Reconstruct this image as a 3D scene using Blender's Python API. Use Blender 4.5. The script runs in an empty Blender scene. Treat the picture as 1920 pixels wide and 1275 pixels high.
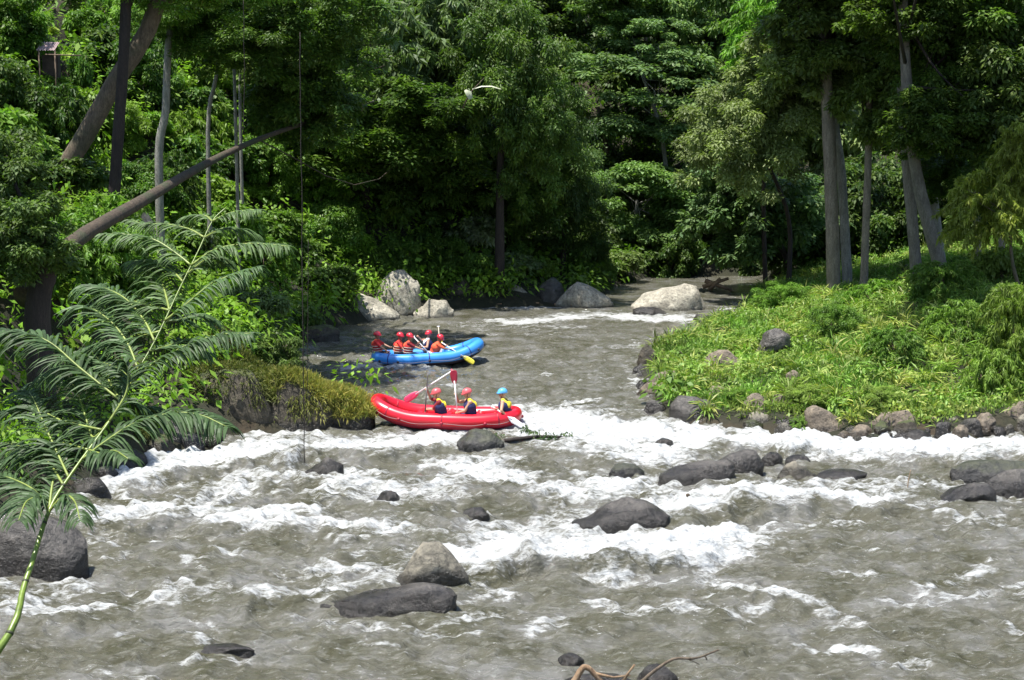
import bpy, bmesh, math, random
import numpy as np
from mathutils import Vector, Matrix, noise as mnoise

# ------------------------------------------------------------------ camera, world, sun, exposure
F, CX, CY, CAMH = 2637.0, 960.0, 637.5, 7.4
PITCH = math.radians(7.28)
scene = bpy.context.scene
cam_data = bpy.data.cameras.new('camera')
cam = bpy.data.objects.new('camera', cam_data)
scene.collection.objects.link(cam)
cam.location = (0, 0, CAMH)
cam.rotation_euler = (math.pi / 2 - PITCH, 0, 0)
cam_data.sensor_width = 36.0
cam_data.lens = 36.0 * F / 1920.0
cam_data.clip_start = 0.2
cam_data.clip_end = 2000
scene.camera = cam
scene.render.resolution_x = 1024
scene.render.resolution_y = 680

SUN = Vector((-0.27, -0.14, 1.0)).normalized()
world = bpy.data.worlds.new('World')
scene.world = world
world.use_nodes = True
wn = world.node_tree
wn.nodes.clear()
sky = wn.nodes.new('ShaderNodeTexSky')
sky.sky_type = 'NISHITA'
sky.sun_disc = False
sky.sun_elevation = math.asin(SUN.z)
sky.sun_rotation = math.atan2(SUN.x, SUN.y)
bgn = wn.nodes.new('ShaderNodeBackground')
bgn.inputs['Strength'].default_value = 0.12
wo = wn.nodes.new('ShaderNodeOutputWorld')
wn.links.new(sky.outputs[0], bgn.inputs[0])
wn.links.new(bgn.outputs[0], wo.inputs[0])
sl = bpy.data.lights.new('sun', 'SUN')
sl.energy = 5.0
sl.angle = math.radians(0.53)
sl.color = (1.0, 0.965, 0.90)
sun = bpy.data.objects.new('sun', sl)
scene.collection.objects.link(sun)
sun.rotation_euler = (-SUN).to_track_quat('-Z', 'Y').to_euler()
sun.location = (-20, -20, 60)
scene.view_settings.view_transform = 'Standard'
scene.view_settings.look = 'None'
scene.view_settings.exposure = 0.92
scene.view_settings.gamma = 1.0

# ------------------------------------------------------------------ helpers
rng = np.random.default_rng(7)
random.seed(7)
COL = scene.collection

def ray(px, py):
    r, u = (px - CX) / F, (CY - py) / F
    return Vector((r, math.cos(PITCH) + u * math.sin(PITCH), -math.sin(PITCH) + u * math.cos(PITCH)))

def G(px, py, z=0.0):
    """point of the level z seen at pixel"""
    d = ray(px, py)
    return Vector((0, 0, CAMH)) + d * ((z - CAMH) / d.z)

def D(px, py, Y):
    """point seen at pixel, Y metres in front of the camera"""
    d = ray(px, py)
    return Vector((0, 0, CAMH)) + d * (Y / d.y)

def tag(o, label=None, cat=None, group=None, kind=None):
    if label: o['label'] = label
    if cat: o['category'] = cat
    if group: o['group'] = group
    if kind: o['kind'] = kind
    return o

def link(name, me, parent=None, mat=None):
    o = bpy.data.objects.new(name, me)
    COL.objects.link(o)
    if parent: o.parent = parent
    if mat is not None:
        me.materials.clear(); me.materials.append(mat)
    return o

def empty(name, loc, rz=0):
    o = bpy.data.objects.new(name, None)
    COL.objects.link(o)
    o.location = loc; o.rotation_euler = (0, 0, rz)
    o.empty_display_size = 0.3
    return o

def np_mesh(name, V, Q, smooth=False, attrs=None):
    """V (n,3), Q (m,4) quads or (m,3)"""
    me = bpy.data.meshes.new(name)
    k = Q.shape[1]
    me.vertices.add(len(V)); me.vertices.foreach_set('co', np.ascontiguousarray(V, dtype=np.float32).ravel())
    me.loops.add(Q.size); me.loops.foreach_set('vertex_index', np.ascontiguousarray(Q, dtype=np.int32).ravel())
    me.polygons.add(len(Q))
    me.polygons.foreach_set('loop_start', np.arange(0, Q.size, k, dtype=np.int32))
    me.polygons.foreach_set('loop_total', np.full(len(Q), k, dtype=np.int32))
    if smooth: me.polygons.foreach_set('use_smooth', np.ones(len(Q), dtype=bool))
    me.update(calc_edges=True)
    if attrs:
        for nm, (dom, arr) in attrs.items():
            a = me.attributes.new(nm, 'FLOAT', dom)
            a.data.foreach_set('value', np.ascontiguousarray(arr, dtype=np.float32))
    return me

def _hash(ix, iy, iz, seed):
    n = (ix * 374761393 + iy * 668265263 + iz * 2147483647 + seed * 1274126177) & 0xffffffff
    n = ((n ^ (n >> 13)) * 1274126177) & 0xffffffff
    n = (n ^ (n >> 16)) & 0xffffffff
    return n / 4294967295.0

def vnoise(x, y, z=None, seed=0):
    x = np.asarray(x, float); y = np.asarray(y, float)
    z = np.zeros_like(x) if z is None else np.asarray(z, float)
    ix, iy, iz = [np.floor(a).astype(np.int64) for a in (x, y, z)]
    fx, fy, fz = x - ix, y - iy, z - iz
    fx, fy, fz = [a * a * (3 - 2 * a) for a in (fx, fy, fz)]
    r = 0
    for dx in (0, 1):
        for dy in (0, 1):
            for dz in (0, 1):
                w = (fx if dx else 1 - fx) * (fy if dy else 1 - fy) * (fz if dz else 1 - fz)
                r = r + w * _hash(ix + dx, iy + dy, iz + dz, seed)
    return r

def fbm(x, y, z=None, octs=4, seed=0, gain=0.5):
    s, a, t = 0, 1.0, 0
    x = np.asarray(x, float); y = np.asarray(y, float)
    z = np.zeros_like(x) if z is None else np.asarray(z, float)
    for o in range(octs):
        s = s + a * (vnoise(x, y, z, seed + o) - 0.5); t += a * 0.5
        x, y, z = x * 2.03 + 7.1, y * 2.03 + 3.7, z * 2.03 + 1.3
        a *= gain
    return s / t

def nrm(a):
    return a / np.maximum(np.linalg.norm(a, axis=-1, keepdims=True), 1e-9)

# ------------------------------------------------------------------ materials
MATS = {}
def newmat(name):
    m = bpy.data.materials.new(name); m.use_nodes = True
    nt = m.node_tree
    b = nt.nodes['Principled BSDF']
    MATS[name] = m
    return m, nt, b

def N(nt, t, **kw):
    n = nt.nodes.new(t)
    for k, v in kw.items():
        if k.startswith('i_'):
            n.inputs[k[2:].replace('_', ' ')].default_value = v
        else: setattr(n, k, v)
    return n

def ramp(nt, fac, stops):
    r = nt.nodes.new('ShaderNodeValToRGB')
    el = r.color_ramp.elements
    while len(el) > 1: el.remove(el[-1])
    el[0].position = stops[0][0]; el[0].color = (*stops[0][1], 1)
    for p, c in stops[1:]:
        e = el.new(p); e.color = (*c, 1)
    nt.links.new(fac, r.inputs[0])
    return r.outputs[0]

def mixc(nt, fac, a, b, mode='MIX'):
    n = nt.nodes.new('ShaderNodeMix'); n.data_type = 'RGBA'; n.blend_type = mode
    for sock, v in ((n.inputs[0], fac), (n.inputs[6], a), (n.inputs[7], b)):
        if hasattr(v, 'is_linked'): nt.links.new(v, sock)
        elif isinstance(v, (int, float)): sock.default_value = v
        else: sock.default_value = (*v, 1)
    return n.outputs[2]

def math_n(nt, op, a, b=None, c=None, clamp=False):
    n = nt.nodes.new('ShaderNodeMath'); n.operation = op; n.use_clamp = clamp
    for i, v in enumerate((a, b, c)):
        if v is None: continue
        if hasattr(v, 'is_linked'): nt.links.new(v, n.inputs[i])
        else: n.inputs[i].default_value = v
    return n.outputs[0]

def noise_n(nt, scale, detail=4, rough=0.55, vec=None, dist=0.0):
    n = N(nt, 'ShaderNodeTexNoise')
    n.inputs['Scale'].default_value = scale; n.inputs['Detail'].default_value = detail
    n.inputs['Roughness'].default_value = rough; n.inputs['Distortion'].default_value = dist
    if vec is not None: nt.links.new(vec, n.inputs['Vector'])
    return n.outputs[0]

def bump(nt, h, b, strength=0.4, dist=0.05, prev=None):
    n = N(nt, 'ShaderNodeBump'); n.inputs['Strength'].default_value = strength
    n.inputs['Distance'].default_value = dist
    nt.links.new(h, n.inputs['Height'])
    if prev is not None: nt.links.new(prev, n.inputs['Normal'])
    if b is not None: nt.links.new(n.outputs[0], b.inputs['Normal'])
    return n.outputs[0]

def leaf_material(name, yellow=(0.20, 0.26, 0.03), gloss=0.5, trans=0.36, base=None, spec=0.28):
    m, nt, b = newmat(name)
    oi = N(nt, 'ShaderNodeObjectInfo')
    tone = N(nt, 'ShaderNodeAttribute', attribute_name='tone')
    hue = N(nt, 'ShaderNodeAttribute', attribute_name='hue')
    c = mixc(nt, hue.outputs['Fac'], oi.outputs['Color'] if base is None else base, yellow)
    tn = N(nt, 'ShaderNodeCombineColor')
    for i in range(3): nt.links.new(tone.outputs['Fac'], tn.inputs[i])
    c = mixc(nt, 1.0, c, tn.outputs[0], 'MULTIPLY')
    nt.links.new(c, b.inputs['Base Color'])
    b.inputs['Roughness'].default_value = gloss
    b.inputs['Specular IOR Level'].default_value = spec
    tr = N(nt, 'ShaderNodeBsdfTranslucent')
    c2 = mixc(nt, 1.0, c, (1.1, 1.35, 0.5), 'MULTIPLY')
    nt.links.new(c2, tr.inputs[0])
    ms = N(nt, 'ShaderNodeMixShader'); ms.inputs[0].default_value = trans
    nt.links.new(b.outputs[0], ms.inputs[1]); nt.links.new(tr.outputs[0], ms.inputs[2])
    nt.links.new(ms.outputs[0], nt.nodes['Material Output'].inputs[0])
    return m

M_leaf = leaf_material('leaf')
M_grass = leaf_material('grass_blade', yellow=(0.31, 0.32, 0.09), gloss=0.5, trans=0.3)
M_dry = leaf_material('dry_grass', yellow=(0.42, 0.33, 0.08), gloss=0.6, trans=0.25, base=(0.19, 0.235, 0.05))

def bark_mat(name, c0, c1, sc=3.0, moss=0.0):
    m, nt, b = newmat(name)
    tc = N(nt, 'ShaderNodeTexCoord')
    mp = N(nt, 'ShaderNodeMapping'); mp.inputs['Scale'].default_value = (3, 3, 0.7)
    nt.links.new(tc.outputs['Object'], mp.inputs[0])
    n1 = noise_n(nt, sc, 7, 0.65, mp.outputs[0])
    col = ramp(nt, n1, [(0.3, c0), (0.7, c1)])
    n2 = noise_n(nt, 0.9, 4, 0.6, tc.outputs['Object'])
    f = ramp(nt, n2, [(0.5, (0, 0, 0)), (0.62, (1, 1, 1))])
    col = mixc(nt, math_n(nt, 'MULTIPLY', f, max(moss, 0.25)), col, (0.05, 0.07, 0.03) if moss else [v * 0.45 for v in c0])
    nt.links.new(col, b.inputs['Base Color']); b.inputs['Roughness'].default_value = 0.85
    n5 = noise_n(nt, 14, 6, 0.75, mp.outputs[0])
    col = mixc(nt, 0.85, col, ramp(nt, n5, [(0.36, (0.5, 0.48, 0.45)), (0.6, (1.15, 1.12, 1.1))]), 'MULTIPLY')
    nt.links.new(col, b.inputs['Base Color'])
    bump(nt, n5, b, 0.9, 0.03, bump(nt, n1, None, 0.8, 0.05))
    return m
M_bark_pale = bark_mat('bark_pale', (0.17, 0.145, 0.11), (0.34, 0.30, 0.24))
M_bark_mid = bark_mat('bark_mid', (0.12, 0.11, 0.09), (0.26, 0.24, 0.20))
M_bark_grey = bark_mat('bark_grey', (0.17, 0.17, 0.15), (0.36, 0.36, 0.33))
M_bark_brown = bark_mat('bark_brown', (0.07, 0.052, 0.035), (0.20, 0.155, 0.11), moss=0.5)
M_bark_log = bark_mat('bark_log', (0.035, 0.026, 0.018), (0.12, 0.09, 0.06), moss=0.7)
M_bark_dark = bark_mat('bark_dark', (0.015, 0.011, 0.009), (0.045, 0.033, 0.026))
M_drift = bark_mat('driftwood', (0.22, 0.13, 0.07), (0.45, 0.32, 0.2), sc=6)

def rock_mat(name, c0, c1, wet=0.16, moss=0.0, wetness=0.35, drys=0.75):
    m, nt, b = newmat(name)
    geo = N(nt, 'ShaderNodeNewGeometry')
    tc = N(nt, 'ShaderNodeTexCoord')
    n1 = noise_n(nt, 1.6, 8, 0.62, tc.outputs['Object'])
    n2 = noise_n(nt, 9.0, 8, 0.7, tc.outputs['Object'])
    col = ramp(nt, n1, [(0.32, c0), (0.66, c1)])
    sp = ramp(nt, n2, [(0.36, (0.28, 0.27, 0.26)), (0.5, (0.85, 0.85, 0.83)), (0.64, (1.25, 1.23, 1.18))])
    col = mixc(nt, 0.8, col, sp, 'MULTIPLY')
    n3 = noise_n(nt, 2.7, 6, 0.6, tc.outputs['Object'], 0.8)
    li = ramp(nt, n3, [(0.6, (0, 0, 0)), (0.68, (1, 1, 1))])
    col = mixc(nt, math_n(nt, 'MULTIPLY', li, 0.35), col, [min(1, v * 1.5 + 0.03) for v in c1])
    sx = N(nt, 'ShaderNodeSeparateXYZ'); nt.links.new(geo.outputs['Normal'], sx.inputs[0])
    if moss > 0:
        up = ramp(nt, math_n(nt, 'ADD', sx.outputs[2], math_n(nt, 'MULTIPLY', math_n(nt, 'SUBTRACT', n1, 0.5), 1.6)),
                  [(0.45, (0, 0, 0)), (0.75, (1, 1, 1))])
        n4 = noise_n(nt, 7, 5, 0.7, tc.outputs['Object'])
        mc = ramp(nt, n4, [(0.35, (0.025, 0.034, 0.010)), (0.65, (0.085, 0.10, 0.026))])
        col = mixc(nt, math_n(nt, 'MULTIPLY', up, moss), col, mc)
    ps = N(nt, 'ShaderNodeSeparateXYZ'); nt.links.new(geo.outputs['Position'], ps.inputs[0])
    wz = math_n(nt, 'ADD', ps.outputs[2], math_n(nt, 'MULTIPLY', math_n(nt, 'SUBTRACT', n1, 0.5), -0.5))
    wetf = N(nt, 'ShaderNodeMapRange'); nt.links.new(wz, wetf.inputs[0])
    wetf.inputs[1].default_value = wet; wetf.inputs[2].default_value = wet + 0.10
    wetf.inputs[3].default_value = 1.0; wetf.inputs[4].default_value = 0.0
    col = mixc(nt, wetf.outputs[0], col, mixc(nt, 1.0, col, (wetness, wetness * 0.97, wetness * 0.95), 'MULTIPLY'))
    nt.links.new(col, b.inputs['Base Color'])
    rr = N(nt, 'ShaderNodeMapRange'); nt.links.new(wetf.outputs[0], rr.inputs[0])
    rr.inputs[3].default_value = drys; rr.inputs[4].default_value = 0.25
    nt.links.new(rr.outputs[0], b.inputs['Roughness'])
    vo = N(nt, 'ShaderNodeTexVoronoi', feature='DISTANCE_TO_EDGE'); vo.inputs['Scale'].default_value = 1.4
    nt.links.new(tc.outputs['Object'], vo.inputs['Vector'])
    pb = bump(nt, n2, None, 0.9, 0.07)
    pb = bump(nt, n1, None, 0.8, 0.2, pb)
    crack = ramp(nt, vo.outputs[0], [(0.0, (0, 0, 0)), (0.03, (1, 1, 1))])
    bump(nt, crack, b, 0.12, 0.03, pb)
    return m
M_rock_light = rock_mat('rock_light', (0.22, 0.20, 0.16), (0.46, 0.43, 0.35), wet=0.0)
M_rock_grey = rock_mat('rock_grey', (0.13, 0.12, 0.095), (0.30, 0.27, 0.21), wet=0.22, wetness=0.25)
M_rock_dark = rock_mat('rock_dark', (0.045, 0.041, 0.038), (0.15, 0.135, 0.12), wet=0.30, wetness=0.30, drys=0.38)
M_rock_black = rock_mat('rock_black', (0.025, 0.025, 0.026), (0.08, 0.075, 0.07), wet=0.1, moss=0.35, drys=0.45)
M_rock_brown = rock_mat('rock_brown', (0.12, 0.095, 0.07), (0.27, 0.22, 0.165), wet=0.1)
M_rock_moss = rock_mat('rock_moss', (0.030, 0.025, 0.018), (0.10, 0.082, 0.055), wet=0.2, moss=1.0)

def ground_mat():
    m, nt, b = newmat('soil')
    geo = N(nt, 'ShaderNodeNewGeometry')
    n1 = noise_n(nt, 0.5, 8, 0.6, geo.outputs['Position'])
    n2 = noise_n(nt, 3.5, 8, 0.7, geo.outputs['Position'])
    col = ramp(nt, n1, [(0.35, (0.018, 0.022, 0.008)), (0.55, (0.03, 0.028, 0.014)), (0.72, (0.06, 0.038, 0.022))])
    col = mixc(nt, 0.6, col, ramp(nt, n2, [(0.3, (0.3, 0.3, 0.3)), (0.7, (1.3, 1.3, 1.2))]), 'MULTIPLY')
    nt.links.new(col, b.inputs['Base Color']); b.inputs['Roughness'].default_value = 0.95
    bump(nt, n2, b, 0.9, 0.15)
    return m
M_soil = ground_mat()

def water_mat():
    m, nt, b = newmat('river_water')
    geo = N(nt, 'ShaderNodeNewGeometry')
    at = N(nt, 'ShaderNodeAttribute', attribute_name='foam')
    pos = geo.outputs['Position']
    mp = N(nt, 'ShaderNodeMapping'); mp.inputs['Scale'].default_value = (0.55, 1.45, 1.0)
    nt.links.new(pos, mp.inputs[0])
    n1 = noise_n(nt, 1.5, 10, 0.68, mp.outputs[0], 0.6)
    n2 = noise_n(nt, 6.5, 10, 0.72, mp.outputs[0], 0.4)
    n3 = noise_n(nt, 22.0, 6, 0.7, mp.outputs[0])
    f = at.outputs['Fac']
    s = math_n(nt, 'ADD', f, math_n(nt, 'MULTIPLY', math_n(nt, 'SUBTRACT', n1, 0.5), 1.5))
    s = math_n(nt, 'ADD', s, math_n(nt, 'MULTIPLY', math_n(nt, 'SUBTRACT', n2, 0.5), 1.5))
    s = math_n(nt, 'ADD', s, math_n(nt, 'MULTIPLY', math_n(nt, 'SUBTRACT', n3, 0.5), 0.55))
    mr = N(nt, 'ShaderNodeMapRange'); mr.interpolation_type = 'SMOOTHSTEP'
    nt.links.new(s, mr.inputs[0])
    mr.inputs[1].default_value = 0.35; mr.inputs[2].default_value = 1.0
    mask = mr.outputs[0]
    # silty green-brown body; silvery grey drifts paint sky reflection into the colour
    n4 = noise_n(nt, 0.8, 6, 0.62, pos)
    wc = ramp(nt, n4, [(0.35, (0.060, 0.058, 0.032)), (0.50, (0.098, 0.094, 0.068)), (0.64, (0.150, 0.147, 0.132))])
    # fine pale streaks, and white specks that paint sun sparkle into the colour
    n6 = noise_n(nt, 11.0, 4, 0.85, mp.outputs[0])
    glint = ramp(nt, n6, [(0.62, (0, 0, 0)), (0.70, (1, 1, 1))])
    st = ramp(nt, n2, [(0.50, (0, 0, 0)), (0.74, (1, 1, 1))])
    wc = mixc(nt, math_n(nt, 'MULTIPLY', st, 0.38), wc, (0.42, 0.42, 0.40))
    wc = mixc(nt, math_n(nt, 'MULTIPLY', glint, 0.75), wc, (0.56, 0.56, 0.55))
    fc = ramp(nt, math_n(nt, 'ADD', math_n(nt, 'MULTIPLY', n3, 0.5), math_n(nt, 'MULTIPLY', n2, 0.5)), [(0.36, (0.34, 0.345, 0.335)), (0.48, (0.45, 0.46, 0.455)), (0.6, (0.56, 0.57, 0.57))])
    col = mixc(nt, mask, wc, fc)
    nt.links.new(col, b.inputs['Base Color'])
    rr = N(nt, 'ShaderNodeMapRange'); nt.links.new(mask, rr.inputs[0])
    rr.inputs[3].default_value = 0.09; rr.inputs[4].default_value = 0.7
    nt.links.new(rr.outputs[0], b.inputs['Roughness'])
    b.inputs['IOR'].default_value = 1.33
    w1 = noise_n(nt, 3.2, 6, 0.6, mp.outputs[0], 0.5)
    pb = bump(nt, w1, None, 0.8, 0.16)
    pb = bump(nt, n3, None, 0.75, 0.030, pb)
    bump(nt, n2, b, 0.7, 0.07, pb)
    return m
M_water = water_mat()

def plain(name, c, rough=0.5, spec=0.5, sc=8.0, var=0.2, bs=0.1, bd=0.01, coat=0.0):
    m, nt, b = newmat(name)
    tc = N(nt, 'ShaderNodeTexCoord')
    n1 = noise_n(nt, sc, 5, 0.6, tc.outputs['Object'])
    col = ramp(nt, n1, [(0.3, [v * (1 - var) for v in c]), (0.7, [min(1, v * (1 + var)) for v in c])])
    nt.links.new(col, b.inputs['Base Color'])
    b.inputs['Roughness'].default_value = rough
    b.inputs['Specular IOR Level'].default_value = spec
    b.inputs['Coat Weight'].default_value = coat
    bump(nt, n1, b, bs, bd)
    return m
M_red = plain('red_rubber', (0.62, 0.008, 0.022), 0.3, 0.5, 3, 0.12, coat=0.3)
M_reddark = plain('dark_red_rubber', (0.30, 0.01, 0.03), 0.5)
M_blue = plain('blue_rubber', (0.045, 0.27, 0.72), 0.3, 0.5, 3, 0.12, coat=0.3)
M_navy = plain('navy_rubber', (0.015, 0.03, 0.22), 0.45)
M_blacktube = plain('black_rubber', (0.02, 0.012, 0.02), 0.5)
M_rope = plain('pale_rope', (0.34, 0.26, 0.26), 0.8, sc=60)
M_skin = plain('skin', (0.50, 0.27, 0.17), 0.5, sc=14, var=0.1)
M_skin2 = plain('tanned_skin', (0.30, 0.15, 0.09), 0.5, sc=14, var=0.1)
M_vest_navy = plain('navy_fabric', (0.02, 0.022, 0.09), 0.8, sc=20)
M_vest_red = plain('red_fabric', (0.48, 0.018, 0.018), 0.75, sc=20)
M_vest_orange = plain('orange_fabric', (0.85, 0.10, 0.035), 0.75, sc=20)
M_yellow = plain('yellow_fabric', (0.80, 0.62, 0.03), 0.7, sc=20)
M_black = plain('black_fabric', (0.02, 0.018, 0.02), 0.8, sc=20)
M_maroon = plain('maroon_fabric', (0.22, 0.015, 0.02), 0.8, sc=20)
M_strap = plain('pale_strap', (0.55, 0.45, 0.35), 0.7, sc=20)
M_hel_red = plain('red_helmet_shell', (0.62, 0.03, 0.05), 0.25, coat=0.4)
M_hel_pink = plain('faded_red_helmet_shell', (0.66, 0.10, 0.11), 0.3, coat=0.3)
M_hel_blue = plain('blue_helmet_shell', (0.10, 0.38, 0.72), 0.25, coat=0.4)
M_white = plain('white_plastic', (0.80, 0.78, 0.80), 0.4)
M_pad_pink = plain('pink_plastic', (0.80, 0.05, 0.14), 0.35)
M_pad_red = plain('deep_red_plastic', (0.30, 0.01, 0.03), 0.35)
M_pad_yellow = plain('yellow_plastic', (0.72, 0.62, 0.06), 0.4)
M_pad_grey = plain('grey_metal', (0.12, 0.11, 0.11), 0.4)
M_eye = plain('eye', (0.02, 0.015, 0.01), 0.2)
M_frondstem = plain('frond_stem', (0.20, 0.25, 0.05), 0.4, sc=12, var=0.3)
M_cane = plain('green_cane', (0.13, 0.19, 0.025), 0.35, sc=10, var=0.45, bs=0.3)
M_canering = plain('cane_ring', (0.035, 0.04, 0.015), 0.6)
M_roofsheet = plain('faded_roof_sheet', (0.50, 0.38, 0.38), 0.6, sc=5)
M_thatch = plain('dry_thatch', (0.42, 0.33, 0.24), 0.9, sc=14, var=0.4, bs=0.5, bd=0.05)
M_postwood = plain('weathered_wood', (0.13, 0.09, 0.06), 0.85, sc=12, var=0.4)
M_paleleaf = plain('pale_bleached_leaf', (0.40, 0.42, 0.28), 0.5)
M_darkwall = plain('dark_mud_wall', (0.05, 0.032, 0.026), 0.9, sc=4, var=0.5)

# ------------------------------------------------------------------ terrain
def g2(px, py):
    v = G(px, py); return (v.x, v.y)
RIVER = [(-5.2, -30), (-5.2, 12.5), (-8.6, 19), (-10.6, 24), g2(0, 975), g2(120, 925), g2(205, 880), g2(300, 846), g2(450, 818), g2(690, 800),
         g2(700, 760), g2(600, 735), g2(560, 700), g2(540, 648), g2(630, 614), g2(700, 598), g2(860, 578), g2(1050, 574),
         g2(1125, 560), g2(1140, 545), g2(1165, 532), (9.0, 90), (16.5, 91), (17, 84), g2(1395, 560), g2(1385, 592), g2(1290, 628), g2(1215, 652),
         g2(1195, 695), g2(1225, 770), g2(1300, 797), g2(1500, 812), g2(1700, 822), g2(1920, 806), (24, 38.5), (60, 34), (60, -30)]
RP = np.array(RIVER)

def river_sd(x, y):
    """signed distance to the river outline, negative over the water"""
    x = np.asarray(x, float); y = np.asarray(y, float)
    d2 = np.full(x.shape, 1e18); ins = np.zeros(x.shape, bool)
    n = len(RP)
    for i in range(n):
        ax, ay = RP[i]; bx, by = RP[(i + 1) % n]
        ex, ey = bx - ax, by - ay
        t = np.clip(((x - ax) * ex + (y - ay) * ey) / (ex * ex + ey * ey), 0, 1)
        dx, dy = x - ax - t * ex, y - ay - t * ey
        d2 = np.minimum(d2, dx * dx + dy * dy)
        if ay != by:
            c = ((ay > y) != (by > y)) & (x < (bx - ax) * (y - ay) / (by - ay) + ax)
            ins ^= c
    d = np.sqrt(d2)
    return np.where(ins, -d, d)

def height(x, y):
    x = np.asarray(x, float); y = np.asarray(y, float)
    d = river_sd(x, y)
    o = np.maximum(d, 0)
    n = fbm(x * 0.22, y * 0.22, seed=3, octs=4)
    left = 0.32 + 0.42 * np.minimum(o, 3.0) + 0.80 * np.clip(o - 3.0, 0, 14) + 0.5 * np.maximum(o - 17, 0)
    right = 0.20 + 0.085 * np.minimum(o, 16) + 0.10 * np.clip(x - 12, 0, 10) + 0.05 * np.maximum(o - 16, 0)
    back = 0.30 + 0.35 * np.minimum(o, 3) + 0.50 * np.maximum(o - 3, 0)
    wl = 1 / (1 + np.exp((x + 1.0) / 2.0))                     # left of the middle
    wb = 1 / (1 + np.exp(-(y - 82) / 4.0))
    low = wl * left + (1 - wl) * right
    h = (1 - wb) * low + wb * np.maximum(back, low)
    near = 1 / (1 + np.exp((y - 17) / 1.5)) * (x < 0)
    h = h * (1 - near) + near * (0.25 + 0.12 * o)
    h = np.minimum(h, 42 + n * 3)
    n2 = fbm(x * 0.34 + 5, y * 0.34, seed=13, octs=3)
    h = h + n * np.minimum(o * 0.25, 0.9) + n2 * np.minimum(o * 0.22, 2.6) * np.where((x > 3) & (y < 82), 0.25, 1.0)
    bed = np.maximum(-1.0, d * 0.9)
    bed = np.minimum(bed, -0.0)
    return np.where(d > 0, h * np.clip(o / 0.5, 0, 1), bed) - np.where(d > 0, 0, 0.02)

def _zt(x, y): return float(height(np.array([x]), np.array([y]))[0])

def zt(x, y): return _zt(x, y)

def build_ground():
    xs = np.concatenate([np.linspace(-320, -60, 14)[:-1], np.linspace(-60, 60, 301), np.linspace(60, 320, 14)[1:]])
    ys = np.concatenate([np.linspace(-60, 14, 18)[:-1], np.linspace(14, 135, 321), np.linspace(135, 420, 16)[1:]])
    X, Y = np.meshgrid(xs, ys)
    Z = height(X, Y) + fbm(X * 1.3, Y * 1.3, seed=9) * 0.10
    V = np.stack([X, Y, Z], -1).reshape(-1, 3)
    nx, ny = len(xs), len(ys)
    i = np.arange(nx * ny).reshape(ny, nx)
    Q = np.stack([i[:-1, :-1], i[:-1, 1:], i[1:, 1:], i[1:, :-1]], -1).reshape(-1, 4)
    me = np_mesh('ground', V, Q, True)
    tag(link('ground', me, mat=M_soil), kind='structure')
build_ground()

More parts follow.
